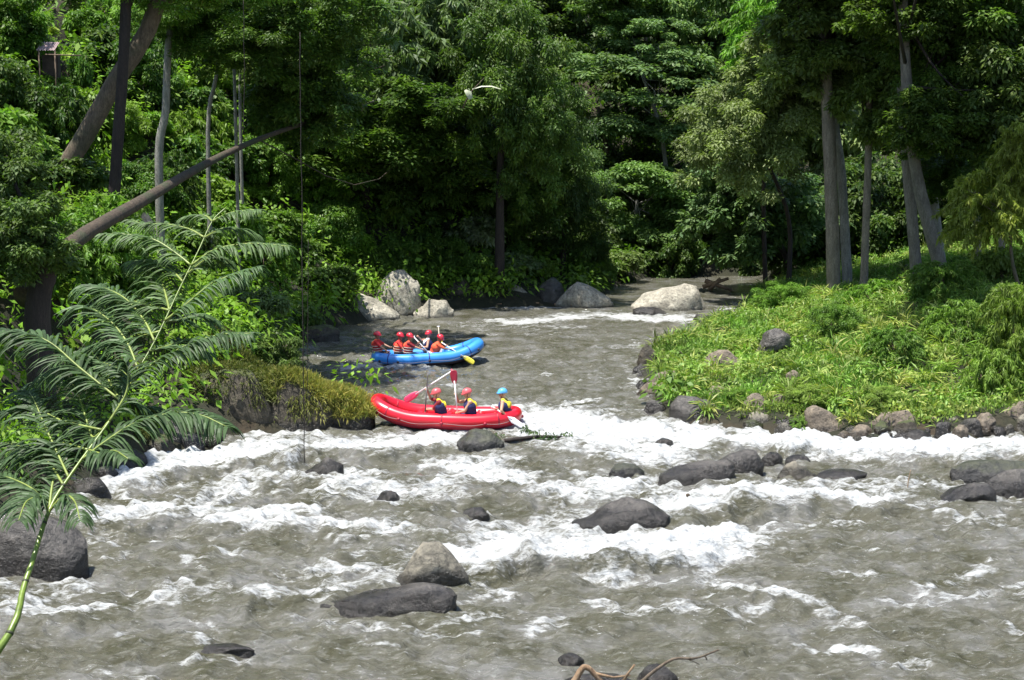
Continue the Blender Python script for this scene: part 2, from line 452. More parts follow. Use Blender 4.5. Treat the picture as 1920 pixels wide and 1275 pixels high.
# ------------------------------------------------------------------ water with rapids
# white water where the current breaks: polylines (image position of the spot on the river, half widths), strength
FOAM = [
 ([(205, 905), (300, 872), (420, 850), (560, 838), (700, 828), (860, 822)], 17, 1.05),
 ([(560, 832), (700, 818), (830, 812)], 9, 0.8),
 ([(990, 778), (1090, 796), (1240, 812), (1400, 822), (1560, 836), (1740, 836), (1960, 836)], 20, 1.25),
 ([(1000, 800), (1120, 822), (1240, 845)], 22, 0.95),
 ([(180, 962), (300, 955), (420, 965), (560, 972), (700, 985)], 15, 0.9),
 ([(380, 925), (470, 905), (560, 890), (680, 890)], 14, 0.7),
 ([(640, 905), (780, 925), (840, 900)], 17, 0.75),
 ([(880, 880), (1000, 905), (1110, 915), (1230, 915)], 18, 0.9),
 ([(900, 985), (1000, 975), (1100, 965)], 13, 0.7),
 ([(870, 1058), (960, 1042), (1080, 1030), (1200, 1018), (1345, 1018)], 24, 1.2),
 ([(930, 1005), (1050, 1000), (1180, 990)], 18, 0.85),
 ([(1180, 965), (1260, 945), (1400, 938), (1520, 935), (1640, 930)], 13, 1.15),
 ([(1400, 992), (1500, 985), (1620, 975)], 7, 0.85),
 ([(1640, 905), (1760, 905)], 9, 0.6),
 ([(1480, 905), (1600, 900), (1700, 915)], 9, 0.55),
 ([(0, 1118), (90, 1128), (175, 1150)], 13, 0.8),
 ([(130, 1105), (230, 1090), (330, 1095)], 8, 0.65),
 ([(290, 1130), (400, 1112), (520, 1108), (640, 1098), (760, 1085)], 14, 0.72),
 ([(560, 1065), (680, 1060), (740, 1080)], 13, 0.65),
 ([(1110, 1145), (1190, 1172), (1300, 1158), (1360, 1165)], 10, 0.72),
 ([(1250, 1085), (1330, 1088)], 6, 0.6),
 ([(1340, 1100), (1440, 1122), (1535, 1132)], 9, 0.85),
 ([(1500, 1192), (1560, 1203), (1630, 1208)], 8, 0.8),
 ([(1650, 1110), (1760, 1135), (1900, 1120)], 10, 0.55),
 ([(1780, 1073), (1840, 1073)], 6, 0.75),
 ([(1620, 1022), (1700, 1026)], 5, 0.6),
 ([(1700, 1105), (1800, 1100), (1915, 1098)], 5, 0.5),
 ([(700, 1030), (640, 1040)], 8, 0.4),
 ([(200, 990), (120, 960)], 8, 0.4),
 ([(940, 604), (1030, 598), (1110, 592), (1230, 594), (1270, 596)], 7, 1.0),
 ([(1150, 594), (1250, 600)], 4, 1.0),
 ([(1090, 612), (960, 612), (850, 610)], 5, 0.6),
 ([(900, 618), (1040, 622), (1130, 626)], 4, 0.45),
 ([(1290, 600), (1330, 590), (1385, 578)], 5, 0.9),
 ([(1330, 575), (1380, 570)], 4, 0.7),
 ([(930, 575), (1030, 577)], 2.5, 0.9),
 ([(640, 687), (690, 688), (740, 690), (800, 691)], 3, 0.9),
 ([(790, 690), (815, 685)], 4, 0.8),
 ([(1130, 650), (1190, 655), (1200, 640)], 5, 0.5),
 ([(940, 790), (1000, 775)], 12, 0.8),
 ([(1190, 690), (1210, 735)], 6, 0.5),
 ([(1020, 700), (1150, 690)], 8, 0.18),
 ([(620, 1180), (760, 1168), (860, 1150)], 9, 0.4),
 ([(250, 1260), (80, 1255)], 16, 0.35),
 ([(760, 990), (640, 1000), (620, 960)], 12, 0.45),
]
_r = random.Random(77)
for _k in range(75):
    _y = _r.choice([_r.uniform(950, 1270), _r.uniform(860, 1000), _r.uniform(860, 1270)]); _x = _r.uniform(150, 1950); _l = _r.uniform(18, 60) * (_y / 1000)
    FOAM.append(([(_x, _y), (_x + _l, _y + _r.uniform(-5, 5))], _r.uniform(3, 7), _r.uniform(0.45, 0.8)))
for _k in range(26):
    _y = _r.uniform(600, 760); _x = _r.uniform(700 + (700 - _y) * 0.2, 1190)
    FOAM.append(([(_x, _y), (_x + _r.uniform(15, 50), _y + _r.uniform(-2, 2))], _r.uniform(1.2, 2.5), _r.uniform(0.45, 0.7)))
for _x0, _x1, _y in [(736, 880, 1100), (608, 862, 1152), (1072, 1252, 988), (1334, 1430, 886), (1232, 1378, 902), (1456, 1528, 898), (1138, 1206, 892), (857, 944, 844), (568, 644, 890),
                     (868, 918, 968), (706, 750, 942), (1784, 1920, 908), (1846, 1920, 928), (1756, 1866, 942), (0, 168, 1086), (130, 204, 922), (360, 486, 1230), (1530, 1632, 902), (1184, 1324, 583)]:
    _w = _x1 - _x0
    FOAM.append(([(_x0 - 0.12 * _w, _y + 2), ((_x0 + _x1) / 2, _y + 0.05 * _w + 2), (_x1 + 0.25 * _w, _y + 3)], 2.5 + _w * 0.018, 0.62))
WAVE_LINES = [  # standing waves that break towards the camera: crest line, height
 ([(200, 918), (330, 895), (560, 868), (860, 842)], 0.13),
 ([(870, 1085), (1000, 1068), (1150, 1058), (1350, 1028)], 0.20),
 ([(170, 985), (330, 982), (520, 985), (660, 1000)], 0.13),
 ([(1200, 965), (1400, 958), (1650, 950)], 0.15),
 ([(1000, 850), (1240, 868)], 0.12),
 ([(1260, 855), (1500, 850), (1900, 862)], 0.16),
 ([(280, 1142), (480, 1130), (760, 1105)], 0.10),
 ([(0, 1150), (180, 1165)], 0.10),
 ([(1100, 1190), (1350, 1182)], 0.09),
 ([(1340, 1130), (1540, 1146)], 0.09),
 ([(600, 935), (850, 940)], 0.09),
 ([(880, 930), (1230, 935)], 0.12),
]

def build_water():
    # rows closer together near the camera
    py = np.concatenate([np.linspace(1500, 1275, 46)[:-1], np.linspace(1275, 780, 470)[:-1], np.linspace(780, 515, 200)])
    yy = np.array([G(960, p).y for p in py])
    us = np.linspace(-1.25, 1.25, 620)
    X = yy[:, None] * (us[None, :] * 0.385)
    Y = np.repeat(yy[:, None], len(us), 1)
    # pixel coordinates of every river spot, used to place the white water on the river
    c, s = math.cos(PITCH), math.sin(PITCH)
    dz = -CAMH
    fwd = Y * c - dz * s
    up = Y * s + dz * c
    PX = CX + F * X / fwd; PY = CY - F * up / fwd
    wx = PX + 40 * fbm(X * 0.8, Y * 0.8, seed=21) ; wy = PY + (PY - 480) * 0.055 * fbm(X * 0.9, Y * 0.9, seed=22)
    foam = np.zeros_like(X); 
    for pts, w, st in FOAM:
        best = np.full(X.shape, 9.0)
        for (ax, ay), (bx, by) in zip(pts[:-1], pts[1:]):
            # across distance scaled so a band is w high and 3.2w long at its ends
            ex, ey = (bx - ax) / 3.2, by - ay
            qx, qy = (wx - ax) / 3.2, wy - ay
            t = np.clip((qx * ex + qy * ey) / (ex * ex + ey * ey), 0, 1)
            best = np.minimum(best, np.hypot(qx - t * ex, qy - t * ey) / w)
        foam = np.maximum(foam, st * np.exp(-best ** 2 * 0.55))
    turb = np.exp(-((PY - 900) / 190.0) ** 2) * 0.8 + 0.2
    Z = np.zeros_like(X)
    for pts, h in WAVE_LINES:
        for (ax, ay), (bx, by) in zip(pts[:-1], pts[1:]):
            t = np.clip((wx - ax) / (bx - ax), 0, 1)
            inside = np.clip(1 - np.maximum(np.maximum(ax - wx, wx - bx), 0) / 60.0, 0, 1)
            cy_ = ay + t * (by - ay)
            vv = (wy - cy_) / ((cy_ - 480) * 0.036)          # + is towards the camera
            prof = np.where(vv < 0, np.exp(-(vv / 1.6) ** 2), np.exp(-(vv / 0.45) ** 2)) - 0.55 * np.exp(-((vv - 1.1) / 0.6) ** 2)
            Z += h * prof * inside
    big = fbm(X * 0.55, Y * 0.75, seed=31, octs=3)
    mid = 1 - np.abs(fbm(X * 1.5, Y * 2.1, seed=35, octs=3)) * 2
    small = fbm(X * 4, Y * 5, seed=41, octs=3)
    chop = 1 - np.abs(fbm(X * 2.2 + 0.5 * big, Y * 3.4, seed=45, octs=2)) * 2
    fs = np.clip(foam, 0, 1)
    Z += big * 0.14 * (0.35 + turb) + (mid - 0.6) * 0.10 * (0.3 + turb) + small * (0.035 + 0.11 * fs) + (chop - 0.6) * 0.085
    crest = np.clip((Z - 0.08) / 0.18, 0, 1)
    foam = foam * 0.84 + 0.16 * (turb - 0.2) + 0.10 * np.clip(fbm(X * 0.6, Y * 0.9, seed=71) + 0.1, -0.5, 1) + 0.10 * (chop - 0.7) + 0.26 * crest * turb
    foam += 0.05 * (PY > 1000)
    Z *= np.clip((PY - 515) / 140.0, 0.12, 1)
    V = np.stack([X, Y, Z], -1).reshape(-1, 3)
    ny, nx = X.shape
    i = np.arange(nx * ny).reshape(ny, nx)
    Q = np.stack([i[:-1, :-1], i[:-1, 1:], i[1:, 1:], i[1:, :-1]], -1).reshape(-1, 4)
    me = np_mesh('river', V, Q, True, {'foam': ('POINT', foam.ravel())})
    o = link('river', me, mat=M_water); tag(o, kind='structure')
build_water()

# ------------------------------------------------------------------ rocks
def rock_mesh(w, dp, h, seed, prof=None, rough=0.14, cuts=5, sub=5, under=0.35, skew=0.0, cutlo=0.70):
    bm = bmesh.new()
    bmesh.ops.create_icosphere(bm, subdivisions=sub, radius=1.0)
    V = np.array([v.co[:] for v in bm.verts])
    r = random.Random(seed)
    for _ in range(cuts):
        n = Vector((r.uniform(-1, 1), r.uniform(-1, 1), r.uniform(-0.2, 0.9))).normalized()
        k = r.uniform(cutlo, 0.93)
        n = np.array(n)
        dd = V @ n - k
        V = V - np.where(dd > 0, dd, 0)[:, None] * n[None, :] * 0.92
    nn = nrm(V)
    V = V + nn * (fbm(V[:, 0] * 1.7 + seed * 3.1, V[:, 1] * 1.7, V[:, 2] * 1.7, seed=seed % 97, octs=4, gain=0.55) * rough)[:, None]
    if prof is not None:
        a = np.clip(V[:, 0], -1, 1)
        rr = np.sqrt(np.maximum(1 - a * a, 0.003))
        pp = np.interp(a, [p[0] for p in prof], [p[1] for p in prof])
        V[:, 2] = np.where(V[:, 2] > 0, np.minimum(V[:, 2] / np.maximum(rr, 0.22), 1.0) * pp, V[:, 2])
    V[:, 0] += V[:, 2] * skew
    flare = np.where(V[:, 2] < 0, 1 / np.sqrt(np.maximum(1 - V[:, 2] ** 2, 0.2)), 1.0)
    V[:, :2] *= flare[:, None]
    fine = fbm(V[:, 0] * 5 + seed, V[:, 1] * 5, V[:, 2] * 5, seed=seed % 89, octs=3, gain=0.6)
    V += nn * (fine * 0.035)[:, None]
    V = V * np.array([w / 2, dp / 2, 1.0])[None, :]
    V[:, 2] = np.where(V[:, 2] > 0, V[:, 2] * h, V[:, 2] * under)
    for v, c in zip(bm.verts, V): v.co = c
    me = bpy.data.meshes.new('boulder')
    bm.to_mesh(me); bm.free()
    for p in me.polygons: p.use_smooth = True
    me.set_sharp_from_angle(angle=math.radians(38))
    return me

_rk = [100]
def rock(x0, y0, x1, y1, mat, label, z=0.0, prof=None, name='boulder', group=None, dk=0.75, rough=0.16, rz=0.0, cuts=7, skew=0.0, sub=4, cat=None, cutlo=0.70):
    """boulder whose silhouette fills the image box, standing on level z"""
    _rk[0] += 1
    p = G((x0 + x1) / 2, y1, z)
    w = abs(D(x1, y1, p.y).x - D(x0, y1, p.y).x)
    dp = w * dk
    cyy = p.y + dp * 0.42
    top = D((x0 + x1) / 2, y0, cyy)
    h = max(top.z - z, 0.08)
    w *= cyy / p.y
    me = rock_mesh(w * 1.02, dp, h, _rk[0], prof, rough, cuts, under=min(0.5, 0.25 + w * 0.15), skew=skew, sub=sub, cutlo=cutlo)
    o = link(name, me, mat=mat)
    xc = D((x0 + x1) / 2, y1, cyy).x
    o.location = (xc, cyy, z); o.rotation_euler = (0, 0, rz)
    tag(o, label, cat or 'boulder', group)
    return o

R = rock
# far bank
R(655, 546, 750, 600, M_rock_light, 'long pale boulder sloping down to the right at the left end of the far bank', prof=[(-1, .5), (-.6, 1), (0, .75), (.6, .4), (1, .1)], group='pale boulders along the far bank', cuts=3)
R(693, 506, 792, 585, M_rock_light, 'tallest pale boulder of the far bank, with a blunt rounded peak', z=0.15, prof=[(-1, .45), (-.6, .72), (-.1, .98), (.3, 1), (.75, .85), (1, .5)], group='pale boulders along the far bank', cuts=4)
R(775, 560, 850, 594, M_rock_light, 'small pale flat-topped boulder with a dark undercut behind the blue raft', prof=[(-1, .15), (-.6, .6), (-.2, 1), (.7, .95), (1, .5)], group='pale boulders along the far bank', cuts=6)
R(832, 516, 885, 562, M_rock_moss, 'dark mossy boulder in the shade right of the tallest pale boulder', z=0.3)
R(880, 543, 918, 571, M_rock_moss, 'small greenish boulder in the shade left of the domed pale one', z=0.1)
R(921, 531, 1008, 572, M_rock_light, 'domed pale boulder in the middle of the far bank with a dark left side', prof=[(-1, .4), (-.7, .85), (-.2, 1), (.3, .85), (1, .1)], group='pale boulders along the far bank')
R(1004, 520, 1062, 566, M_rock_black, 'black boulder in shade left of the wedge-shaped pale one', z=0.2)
R(1038, 528, 1150, 577, M_rock_light, 'wedge-shaped pale boulder with its peak left of centre on the far bank', prof=[(-1, .1), (-.5, .75), (-.2, 1), (.2, .85), (.65, .5), (1, .15)], group='pale boulders along the far bank', cuts=4)
R(1184, 531, 1324, 582, M_rock_light, 'broad low pale boulder standing in the river at the far bend', prof=[(-1, .3), (-.7, .7), (-.3, .8), (.1, .85), (.4, 1), (.75, .9), (1, .3)], group='pale boulders along the far bank', cuts=3, dk=0.6)
R(1300, 578, 1392, 606, M_rock_dark, 'flat dark wet rock at the upper tip of the grassy right bank')
R(1185, 575, 1250, 590, M_rock_dark, 'low dark rock awash in front of the broad pale boulder')
R(560, 605, 640, 640, M_rock_moss, 'low mossy rock at the left water edge beside the blue raft', z=0.0)
# rocks of the right bank
g = 'rocks along the edge of the right bank'
R(1189, 645, 1237, 699, M_rock_moss, 'brown mossy rock at the outermost tip of the right bank', group=g)
R(1196, 662, 1240, 640 + 40, M_rock_brown, 'low brown rock half hidden behind the mossy tip rock', group=g)
R(1218, 694, 1300, 728, M_rock_brown, 'flat brown rock on the shore just in front of the tip rock', group=g, z=0.05)
R(1320, 655, 1400, 695, M_rock_brown, 'brown sloping rock showing through the grass near the tip', z=0.55, group=g)
R(1205, 750, 1250, 776, M_rock_dark, 'small dark rock just left of the big cracked shore rock', group=g)
R(1254, 741, 1362, 791, M_rock_dark, 'big angular dark rock at the front left corner of the right bank', group=g, prof=[(-1, .5), (-.7, .95), (0, 1), (.5, .85), (1, .3)], cuts=7)
R(1325, 718, 1364, 748, M_rock_brown, 'squat brown rock in the grass behind the big angular dark rock', z=0.35, group=g)
R(1392, 737, 1438, 772, M_rock_brown, 'rounded tan rock among weeds, first right of the squat brown one', z=0.3, group=g)
R(1444, 735, 1482, 764, M_rock_brown, 'dark brown round rock among weeds left of the tilted slab', z=0.35, group=g)
R(1388, 772, 1450, 802, M_rock_grey, 'grey rock at the water edge between the angular rock and the tilted slab', group=g)
R(1366, 776, 1396, 796, M_rock_dark, 'small dark rock touching the big angular rock on its right', group=g)
R(1452, 783, 1492, 806, M_rock_dark, 'small grey-black rock just left of the tilted slab', group=g)
R(1506, 760, 1594, 813, M_rock_brown, 'tilted brown slab sliding into the water from the right bank', group=g, prof=[(-1, .8), (-.5, 1), (.2, .7), (1, .35)], cuts=6)
R(1622, 764, 1736, 814, M_rock_brown, 'long block-shaped brown rock with a dark right end on the shore', group=g, prof=[(-1, .3), (-.5, .75), (.3, .95), (.8, 1), (1, .7)], cuts=7, dk=0.5)
R(1590, 796, 1640, 818, M_rock_brown, 'low wet brown rock between the tilted slab and the long block', group=g)
R(1678, 804, 1750, 828, M_rock_dark, 'flat black wet rock in front of the long block', group=g)
R(1735, 782, 1766, 808, M_rock_brown, 'small brown rock right of the long block', group=g)
R(1762, 780, 1802, 806, M_rock_grey, 'small grey rock, second right of the long block', group=g)
R(1800, 768, 1842, 796, M_rock_dark, 'dark pointed rock under the tall grass near the right edge', group=g)
R(1832, 774, 1880, 800, M_rock_brown, 'brown rock with a pale top near the right edge of the shore', group=g)
R(1872, 750, 1925, 802, M_rock_brown, 'tall tan rock at the right edge of the picture', group=g, prof=[(-1, .3), (-.4, .8), (.4, 1), (1, .9)])
R(1424, 616, 1482, 645, M_rock_dark, 'dark rounded rock lying alone in the middle of the grass', z=1.05, group=g)
R(1472, 694, 1502, 716, M_rock_brown, 'small brown rock deep in the weeds of the right bank', z=0.8, group=g)
rr = random.Random(5)
shore = [(1205, 700), (1212, 735), (1232, 768), (1290, 792), (1360, 800), (1440, 806), (1520, 815), (1600, 822), (1700, 822), (1800, 814), (1925, 806)]
for k in range(44):
    t = rr.random() if k > 30 else k / 30
    t = t * (len(shore) - 1.001); i = min(int(t), len(shore) - 2); f = t - i
    x = shore[i][0] * (1 - f) + shore[i + 1][0] * f + rr.uniform(-8, 8); y = shore[i][1] * (1 - f) + shore[i + 1][1] * f + rr.uniform(-16, 4)
    w = rr.choice([14, 18, 24, 34, 52]) * rr.uniform(0.8, 1.15)
    hh = w * rr.uniform(0.3, 0.6)
    mi = rr.randint(0, 3)
    R(x - w / 2, y - hh, x + w / 2, y, [M_rock_brown, M_rock_dark, M_rock_grey, M_rock_moss][mi], '%s %s rock packed against others along the shore of the right bank' % ('small' if w < 27 else 'larger', ['angular brown', 'angular blackish', 'angular grey', 'dark mossy'][mi]), name='shore_rock', group='%s %s rocks packed along the right bank' % ('small' if w < 27 else 'larger', ['brown', 'blackish', 'grey', 'mossy'][mi]), sub=4, dk=rr.uniform(0.5, 1.0), rz=rr.uniform(-.5, .5), z=0.02 + 0.012 * max(0, (shore[i][1] - y)), cat='rock', cuts=9, cutlo=0.6)
# rocks in the rapids
g = 'dark rocks in the rapids'
R(736, 1016, 880, 1104, M_rock_grey, 'peaked grey-brown boulder with a black wet base in mid-river', group=g, prof=[(-1, .12), (-.7, .35), (-.45, .75), (-.2, .98), (.2, 1), (.45, .78), (.8, .35), (1, .1)], cuts=3, dk=0.7, rough=0.07)
R(608, 1096, 862, 1154, M_rock_dark, 'long low wet rock just in front of the peaked boulder', group=g, prof=[(-1, .15), (-.8, .3), (-.4, .6), (0, .85), (.5, 1), (.85, .8), (1, .4)], cuts=2, dk=0.42)
R(1072, 932, 1252, 990, M_rock_dark, 'dark humped rock with water breaking over its front right side', group=g, prof=[(-1, .05), (-.6, .25), (-.3, .7), (.1, 1), (.5, .9), (1, .3)], cuts=3, dk=0.5)
R(1334, 842, 1430, 888, M_rock_dark, 'smooth dark boulder rounded to the right, highest of the mid-river row', group=g, prof=[(-1, .3), (-.4, .75), (.2, .98), (.7, 1), (1, .4)], cuts=2, dk=0.6)
R(1232, 860, 1378, 904, M_rock_dark, 'long low dark boulder just left of the smooth round-ended one', group=g, prof=[(-1, .1), (-.5, .6), (.2, .9), (.8, 1), (1, .5)], cuts=3, dk=0.5)
R(1456, 862, 1528, 900, M_rock_grey, 'grey pointed boulder right of the smooth round-ended one', group=g, prof=[(-1, .2), (-.5, .7), (0, 1), (.6, .7), (1, .2)])
R(1428, 846, 1466, 864, M_rock_dark, 'small dark rock behind the gap in the mid-river row', group=g)
R(1470, 852, 1520, 872, M_rock_dark, 'low dark rock directly behind the grey pointed boulder', group=g)
R(1530, 880, 1632, 902, M_rock_dark, 'barely emerging flat rock right of the grey pointed boulder', group=g)
R(1138, 868, 1206, 892, M_rock_black, 'small black rock at the left end of the mid-river row', group=g)
R(1228, 820, 1262, 834, M_rock_dark, 'tiny dark rock in the white water above the mid-river row', group=g)
R(857, 804, 944, 846, M_rock_black, 'rounded black mossy boulder right under the red raft', group=g, prof=[(-1, .5), (-.7, .85), (-.2, 1), (.4, .9), (1, .35)], cuts=2)
R(568, 856, 644, 892, M_rock_dark, 'brown-black rock with a pointed left end in the left rapid', group=g, prof=[(-1, .05), (-.4, .6), (.2, 1), (1, .5)], dk=0.5)
R(868, 951, 918, 970, M_rock_dark, 'small flat dark rock in the centre of the rapids', group=g)
R(706, 920, 750, 944, M_rock_dark, 'small half-drowned rock left of the centre of the rapids', group=g)
R(1784, 862, 1960, 910, M_rock_black, 'large black boulder with green moss at the right edge', group=g, dk=0.45, prof=[(-1, .55), (-.8, .95), (-.2, 1), (.5, 1), (1, .9)], cuts=3)
R(1846, 880, 1990, 930, M_rock_dark, 'smooth slate-grey boulder in front of the black mossy one at the right edge', group=g, dk=0.4, cuts=2)
R(1756, 904, 1866, 944, M_rock_dark, 'grey speckled wet rock in front and left of the right-edge boulders', group=g, prof=[(-1, .1), (-.4, .6), (.2, 1), (.7, .95), (1, .4)])
R(-60, 968, 168, 1086, M_rock_dark, 'large dark rounded boulder at the left edge behind the green cane', group=g, prof=[(-1, .6), (-.2, .95), (.3, 1), (.8, .8), (1, .5)], cuts=3, dk=0.6)
R(130, 890, 204, 924, M_rock_dark, 'grey stone at the foot of the tan boulder by the left bank', group=g)
R(86, 852, 142, 912, M_rock_light, 'tan upright boulder behind the palm fronds at the left bank', group=g)
R(0, 880, 90, 925, M_rock_moss, 'mossy rock at the left bank behind the drooping fronds', group=g)
R(372, 1208, 480, 1226, M_rock_dark, 'brownish rock just breaking the surface at lower left', group=g, dk=0.4)
R(1046, 1224, 1094, 1246, M_rock_dark, 'small dark stone above the dead branch at the bottom', group=g)
R(1196, 1246, 1268, 1285, M_rock_dark, 'dark stone at the bottom edge behind the dead branch', group=g)
R(1040, 1262, 1200, 1310, M_rock_dark, 'dark rock at the bottom edge that holds the dead branch', group=g, dk=0.4)
g = 'rocks along the left shore'
for (x, y, w, m_, lab) in [(300, 850, 70, M_rock_moss, 'mossy rock at the left waterline nearest the low palm fronds'), (352, 838, 60, M_rock_black, 'black rock at the left waterline just left of the massive outcrop rock'),
        (246, 872, 60, M_rock_dark, 'dark wet rock at the left waterline under the lowest long frond'), (395, 832, 50, M_rock_moss, 'small mossy rock wedged below the massive outcrop rock'),
        (200, 895, 44, M_rock_black, 'small black rock beside the grey stone at the left bank'), (330, 812, 80, M_rock_moss, 'shaded mossy rock on the bank left of the outcrop')]:
    R(x - w / 2, y - w * 0.5, x + w / 2, y, m_, lab, group=g)
# outcrop on the left
g = 'rocks of the left outcrop'
R(338, 676, 556, 812, M_rock_moss, 'massive dark mossy rock of the left outcrop, overhanging the water', group=g, prof=[(-1, .6), (-.7, .9), (-.2, 1), (.3, .97), (.7, .75), (1, .5)], cuts=5, rough=0.16, dk=0.6, cutlo=0.6)
R(478, 694, 640, 810, M_rock_moss, 'middle mossy rock of the left outcrop under dry grass', group=g, prof=[(-1, .7), (-.4, 1), (.3, .85), (1, .45)], rough=0.15, dk=0.7)
R(590, 726, 704, 806, M_rock_moss, 'lower right rock of the left outcrop beside the red raft bow', group=g, prof=[(-1, .9), (-.3, 1), (.4, .75), (1, .4)], rough=0.14)
R(690, 738, 748, 770, M_rock_dark, 'dark triangular rock behind the bow of the red raft', group=g, prof=[(-1, .8), (-.3, 1), (.4, .6), (1, .1)])
R(205, 776, 360, 840, M_rock_dark, 'low dark rock between the palm fronds and the outcrop', group=g, dk=0.5)
R(200, 800, 290, 852, M_rock_moss, 'dark shaded rock at the waterline left of the outcrop', group=g)
R(640, 745, 700, 800, M_rock_moss, 'small mossy rock at the right end of the outcrop', group=g)

# ------------------------------------------------------------------ leaves
def leaf_arrays(P, Dv, Nv, L, W, droop=0.25, fold=0.2):
    S = nrm(np.cross(Dv, Nv)); U = np.cross(S, Dv)
    L = L[:, None]; W = W[:, None]
    mid = P + Dv * L * 0.45
    a = mid + S * W * 0.5 - U * W * fold
    c = mid - S * W * 0.5 - U * W * fold
    tip = P + Dv * L; tip[:, 2] -= (droop * L[:, 0])
    V = np.stack([P, a, tip, c], 1).reshape(-1, 3)
    return V

class LeafBuf:
    def __init__(s): s.V = []; s.t = []; s.h = []
    def add(s, P, Dv, Nv, L, W, tone, hue, droop=0.25, fold=0.2):
        s.V.append(leaf_arrays(P, Dv, Nv, L, W, droop, fold)); s.t.append(tone); s.h.append(hue)
    def mesh(s, name):
        V = np.concatenate(s.V); n = len(V) // 4
        Q = np.arange(n * 4).reshape(n, 4)
        return np_mesh(name, V, Q, False, {'tone': ('FACE', np.concatenate(s.t)), 'hue': ('FACE', np.concatenate(s.h))})

def rand_dir(n, up=0.0):
    v = rng.normal(size=(n, 3)); v[:, 2] += up
    return nrm(v)

def add_puff(buf, c, r, n, L, ar=0.45, flat=0.65, droop=0.3, down=0.35, tone=1.0, hue=0.0, up=0.5, shell=0.65):
    d = rand_dir(n, up)
    rad = r * (shell + (1 - shell) * rng.random(n)) * (0.85 + 0.3 * rng.random(n))
    P = np.array(c)[None, :] + d * rad[:, None] * np.array([1, 1, flat])[None, :]
    Dv = nrm(d * np.array([1, 1, 0.5]) + rng.normal(size=(n, 3)) * 0.5 + np.array([0, 0, -down]))
    Nv = nrm(d * 0.6 + np.array([0, 0, 0.9]) + rng.normal(size=(n, 3)) * 0.45)
    Ls = L * (0.65 + 0.7 * rng.random(n))
    buf.add(P, Dv, Nv, Ls, Ls * ar * (0.8 + 0.4 * rng.random(n)), tone * (0.72 + 0.56 * rng.random(n)),
            np.clip(hue + rng.random(n) ** 3 * 0.35, 0, 1), droop)

def outcrop_grass():
    buf = LeafBuf()
    dg = bpy.context.evaluated_depsgraph_get(); dg.update()
    def drop(x, y):
        hit, loc, nn, idx, ob, mt = scene.ray_cast(dg, Vector((x, y, 3.2)), Vector((0, 0, -1)))
        if hit and (ob.name.startswith('boulder') or ob.name.startswith('ground')): return loc.z, nn.z
        return None
    a, b = G(350, 800), G(700, 800)
    n = 12000
    for k in range(n):
        px = rng.uniform(350, 700); Y = rng.uniform(38.3, 43)
        x = (px - CX) / F * Y * 1.008
        r = drop(x, Y)
        if not r or r[0] < 0.30 or r[1] < 0.05: continue
        if px < 500 and rng.random() < 0.4: continue
        m = 9
        P = np.tile(np.array([[x, Y, r[0] - 0.02]]), (m, 1)) + rng.normal(size=(m, 3)) * np.array([0.06, 0.06, 0])
        Dv = nrm(rng.normal(size=(m, 3)) * 0.45 + np.array([0, 0, 1.0]))
        Nv = nrm(rng.normal(size=(m, 3)))
        L = rng.uniform(0.15, 0.42, m) * (1.0 if px > 500 else 0.6)
        yel = np.clip((px - 470) / 120, 0, 1)
        buf.add(P, Dv, Nv, L, np.full(m, 0.026), rng.uniform(0.7, 1.2, m) * (0.6 + 0.5 * yel), np.clip(rng.normal(size=m) * 0.25 + 0.05 + 0.4 * yel, 0, 1), 0.2)
    for ob in list(COL.objects):
        if ob.get('group') != 'rocks of the left outcrop' or ob.get('label', '').startswith(('dark tri', 'low dark')): continue
        me = ob.data; nv = len(me.polygons)
        Cn = np.empty(nv * 3); me.polygons.foreach_get('center', Cn); Cn = Cn.reshape(-1, 3) + np.array(ob.location)
        Nn = np.empty(nv * 3); me.polygons.foreach_get('normal', Nn); Nn = Nn.reshape(-1, 3)
        idx = rng.integers(0, nv, 15000); c_ = Cn[idx]; n_ = Nn[idx]
        pn_ = fbm(c_[:, 0] * 1.6, c_[:, 1] * 1.6, c_[:, 2] * 1.6, seed=88, octs=3)
        ok = (c_[:, 2] > 0.30 + rng.random(len(idx)) * 0.3) & (n_[:, 2] > -0.35 + rng.random(len(idx)) * 0.35) & (n_[:, 1] < 0.4) & (pn_ > -0.04 - 0.25 * np.clip((c_[:, 0] + 6.2) / 1.2, 0, 1))
        c_, n_ = c_[ok], n_[ok]; m = len(c_)
        yel = np.clip((c_[:, 0] + 6.6) / 1.8, 0, 1) * np.clip(n_[:, 2] + 0.3, 0, 1)
        Dv = nrm(n_ * 0.7 + rng.normal(size=(m, 3)) * 0.4 + np.array([0, 0, 0.1]))
        L = rng.uniform(0.08, 0.24, m)
        buf.add(c_ + rng.normal(size=(m, 3)) * 0.04, Dv, nrm(rng.normal(size=(m, 3))), L, np.full(m, 0.03), rng.uniform(0.22, 0.6, m) + 0.6 * yel, np.clip(yel * 0.6 + rng.normal(size=m) * 0.15, 0, 1), 0.5)
    if buf.V:
        o = link('dry_grass', buf.mesh('dry_grass'), mat=M_dry)
        tag(o, 'yellowish dry grass growing on top of the left outcrop', 'grass', kind='stuff')
outcrop_grass()

